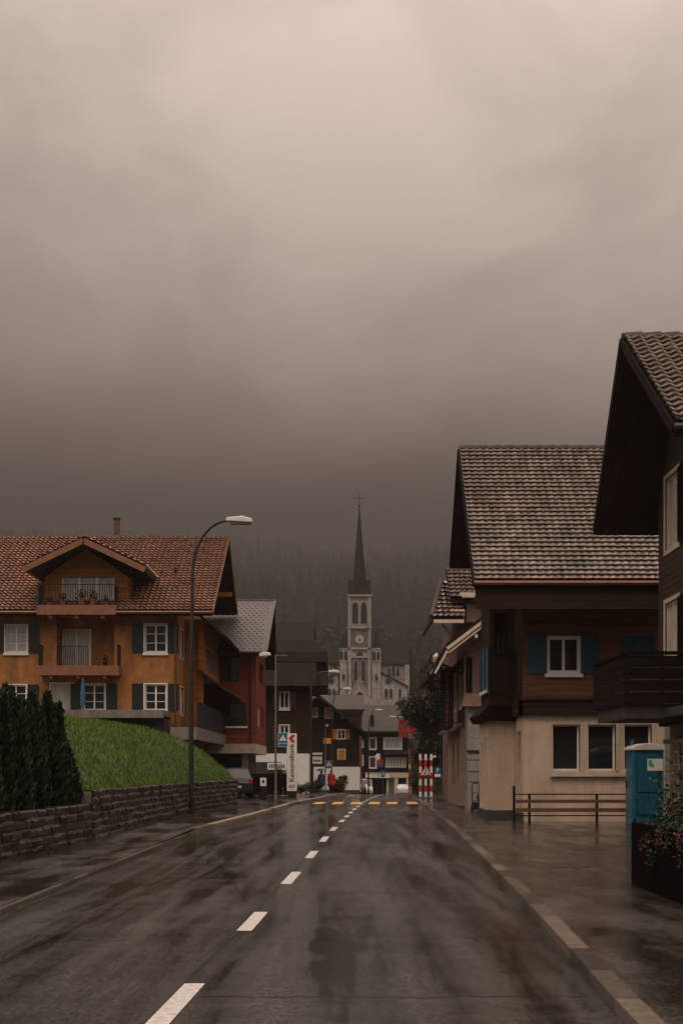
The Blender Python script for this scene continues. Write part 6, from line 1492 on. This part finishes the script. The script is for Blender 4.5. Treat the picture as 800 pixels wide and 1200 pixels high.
SP = [(470, 455, 1.15, 'dark pointed spruce, tallest, right behind the church roof'), (481, 470, 1.2, 'dark spruce right of the tallest one behind the church'), (492, 450, .9, 'lower spruce at the right end of the row beside the church'),
      (462, 480, 1.0, 'slim spruce just left of the tallest behind the church roof'), (503, 480, 1.0, 'spruce standing above the hipped tiled roof'), (378, 470, .8, 'short spruce left of the church roof'), (352, 500, .95, 'spruce above the dark tall house roof'), (290, 480, 1.25, 'spruce above the pale grey roof of the red house'), (305, 500, 1.05, 'second spruce above the pale grey roof of the red house')]
for i, (px, D, s, lab) in enumerate(SP):
    x = PX(px, D); loc = (x, D, gz(D)+slope(x, D)-.5)
    if i < 3: t = protos[i]; t.location = loc; t.scale = (s*.95, s*.95, s); t['label'] = lab
    else: dup(protos[i % 3], loc, i*.9, lab, scale=(s*.95, s*.95, s))
rg = np.random.default_rng(77)
base = []
for i in range(6):
    o_ = ([], []); spruce_mesh(rg, 1.0, .19, 7, 5, o_, .5); base.append((np.array(o_[0]), np.array(o_[1])))
for i in range(3):                              # rounder broadleaf crowns in between
    o_ = ([], []); 
    for b_ in range(5):
        c = (rg.normal()*.12, rg.normal()*.12, .45+.13*b_*rg.random()); k = len(o_[0])
        for a in range(4):
            for j in range(6):
                th_ = math.pi*a/3; ph = j*math.pi/3+a; rr = .22*(.8+.4*rg.random()); o_[0].append((c[0]+rr*math.sin(th_)*math.cos(ph), c[1]+rr*math.sin(th_)*math.sin(ph), c[2]+rr*math.cos(th_)))
        for a in range(3):
            for j in range(6): o_[1].append((k+a*6+j, k+a*6+(j+1) % 6, k+(a+1)*6+(j+1) % 6)); o_[1].append((k+a*6+j, k+(a+1)*6+(j+1) % 6, k+(a+1)*6+j))
    base.append((np.array(o_[0]), np.array(o_[1])))
VV, FF, nv = [], [], 0
y = 452.0
while y < 2960:
    hwid = y*.285+40; n = int(2*hwid/(7+y*.006+max(0, y-1600)*.012))
    for _ in range(n):
        x = (rg.random()*2-1)*hwid; yy = y+rg.random()*9
        if yy < 470 and abs(x-5) < 30: continue
        if noise.noise(Vector((x*.02+3, yy*.012, 5))) > .3: continue
        kind = rg.integers(0, 6) if (noise.noise(Vector((x*.01, yy*.01, 9))) > .0 or yy > 900) else rg.integers(6, 9)
        bv, bf = base[kind]; h = (15+14*rg.random()) if kind < 6 else (11+5*rg.random())
        if yy < 560: h *= .75
        a = rg.random()*6.28; ca, sa = math.cos(a), math.sin(a)
        P = np.stack([(bv[:,0]*ca-bv[:,1]*sa)*h+x, (bv[:,0]*sa+bv[:,1]*ca)*h+yy, bv[:,2]*h+gz(450)+slope(x, yy)-1], 1)
        VV.append(P); FF.append(bf+nv); nv += len(bv)
    y += 7+y*.004+max(0, y-1600)*.008
VV = np.concatenate(VV); FF = np.concatenate(FF)
me = bpy.data.meshes.new('forest'); me.vertices.add(len(VV)); me.vertices.foreach_set('co', VV.astype(np.float32).ravel())
me.loops.add(len(FF)*3); me.loops.foreach_set('vertex_index', FF.astype(np.int32).ravel()); me.polygons.add(len(FF)); me.polygons.foreach_set('loop_start', np.arange(0, len(FF)*3, 3, dtype=np.int32)); me.polygons.foreach_set('loop_total', np.full(len(FF), 3, dtype=np.int32))
me.update(calc_edges=True); me.materials.append(M['conifer'])
fo = bpy.data.objects.new('forest', me); COL.objects.link(fo); fo['kind'] = 'stuff'; tag(fo, 'far spruce forest covering the misty mountainside', 'forest')
print('forest faces', len(FF))
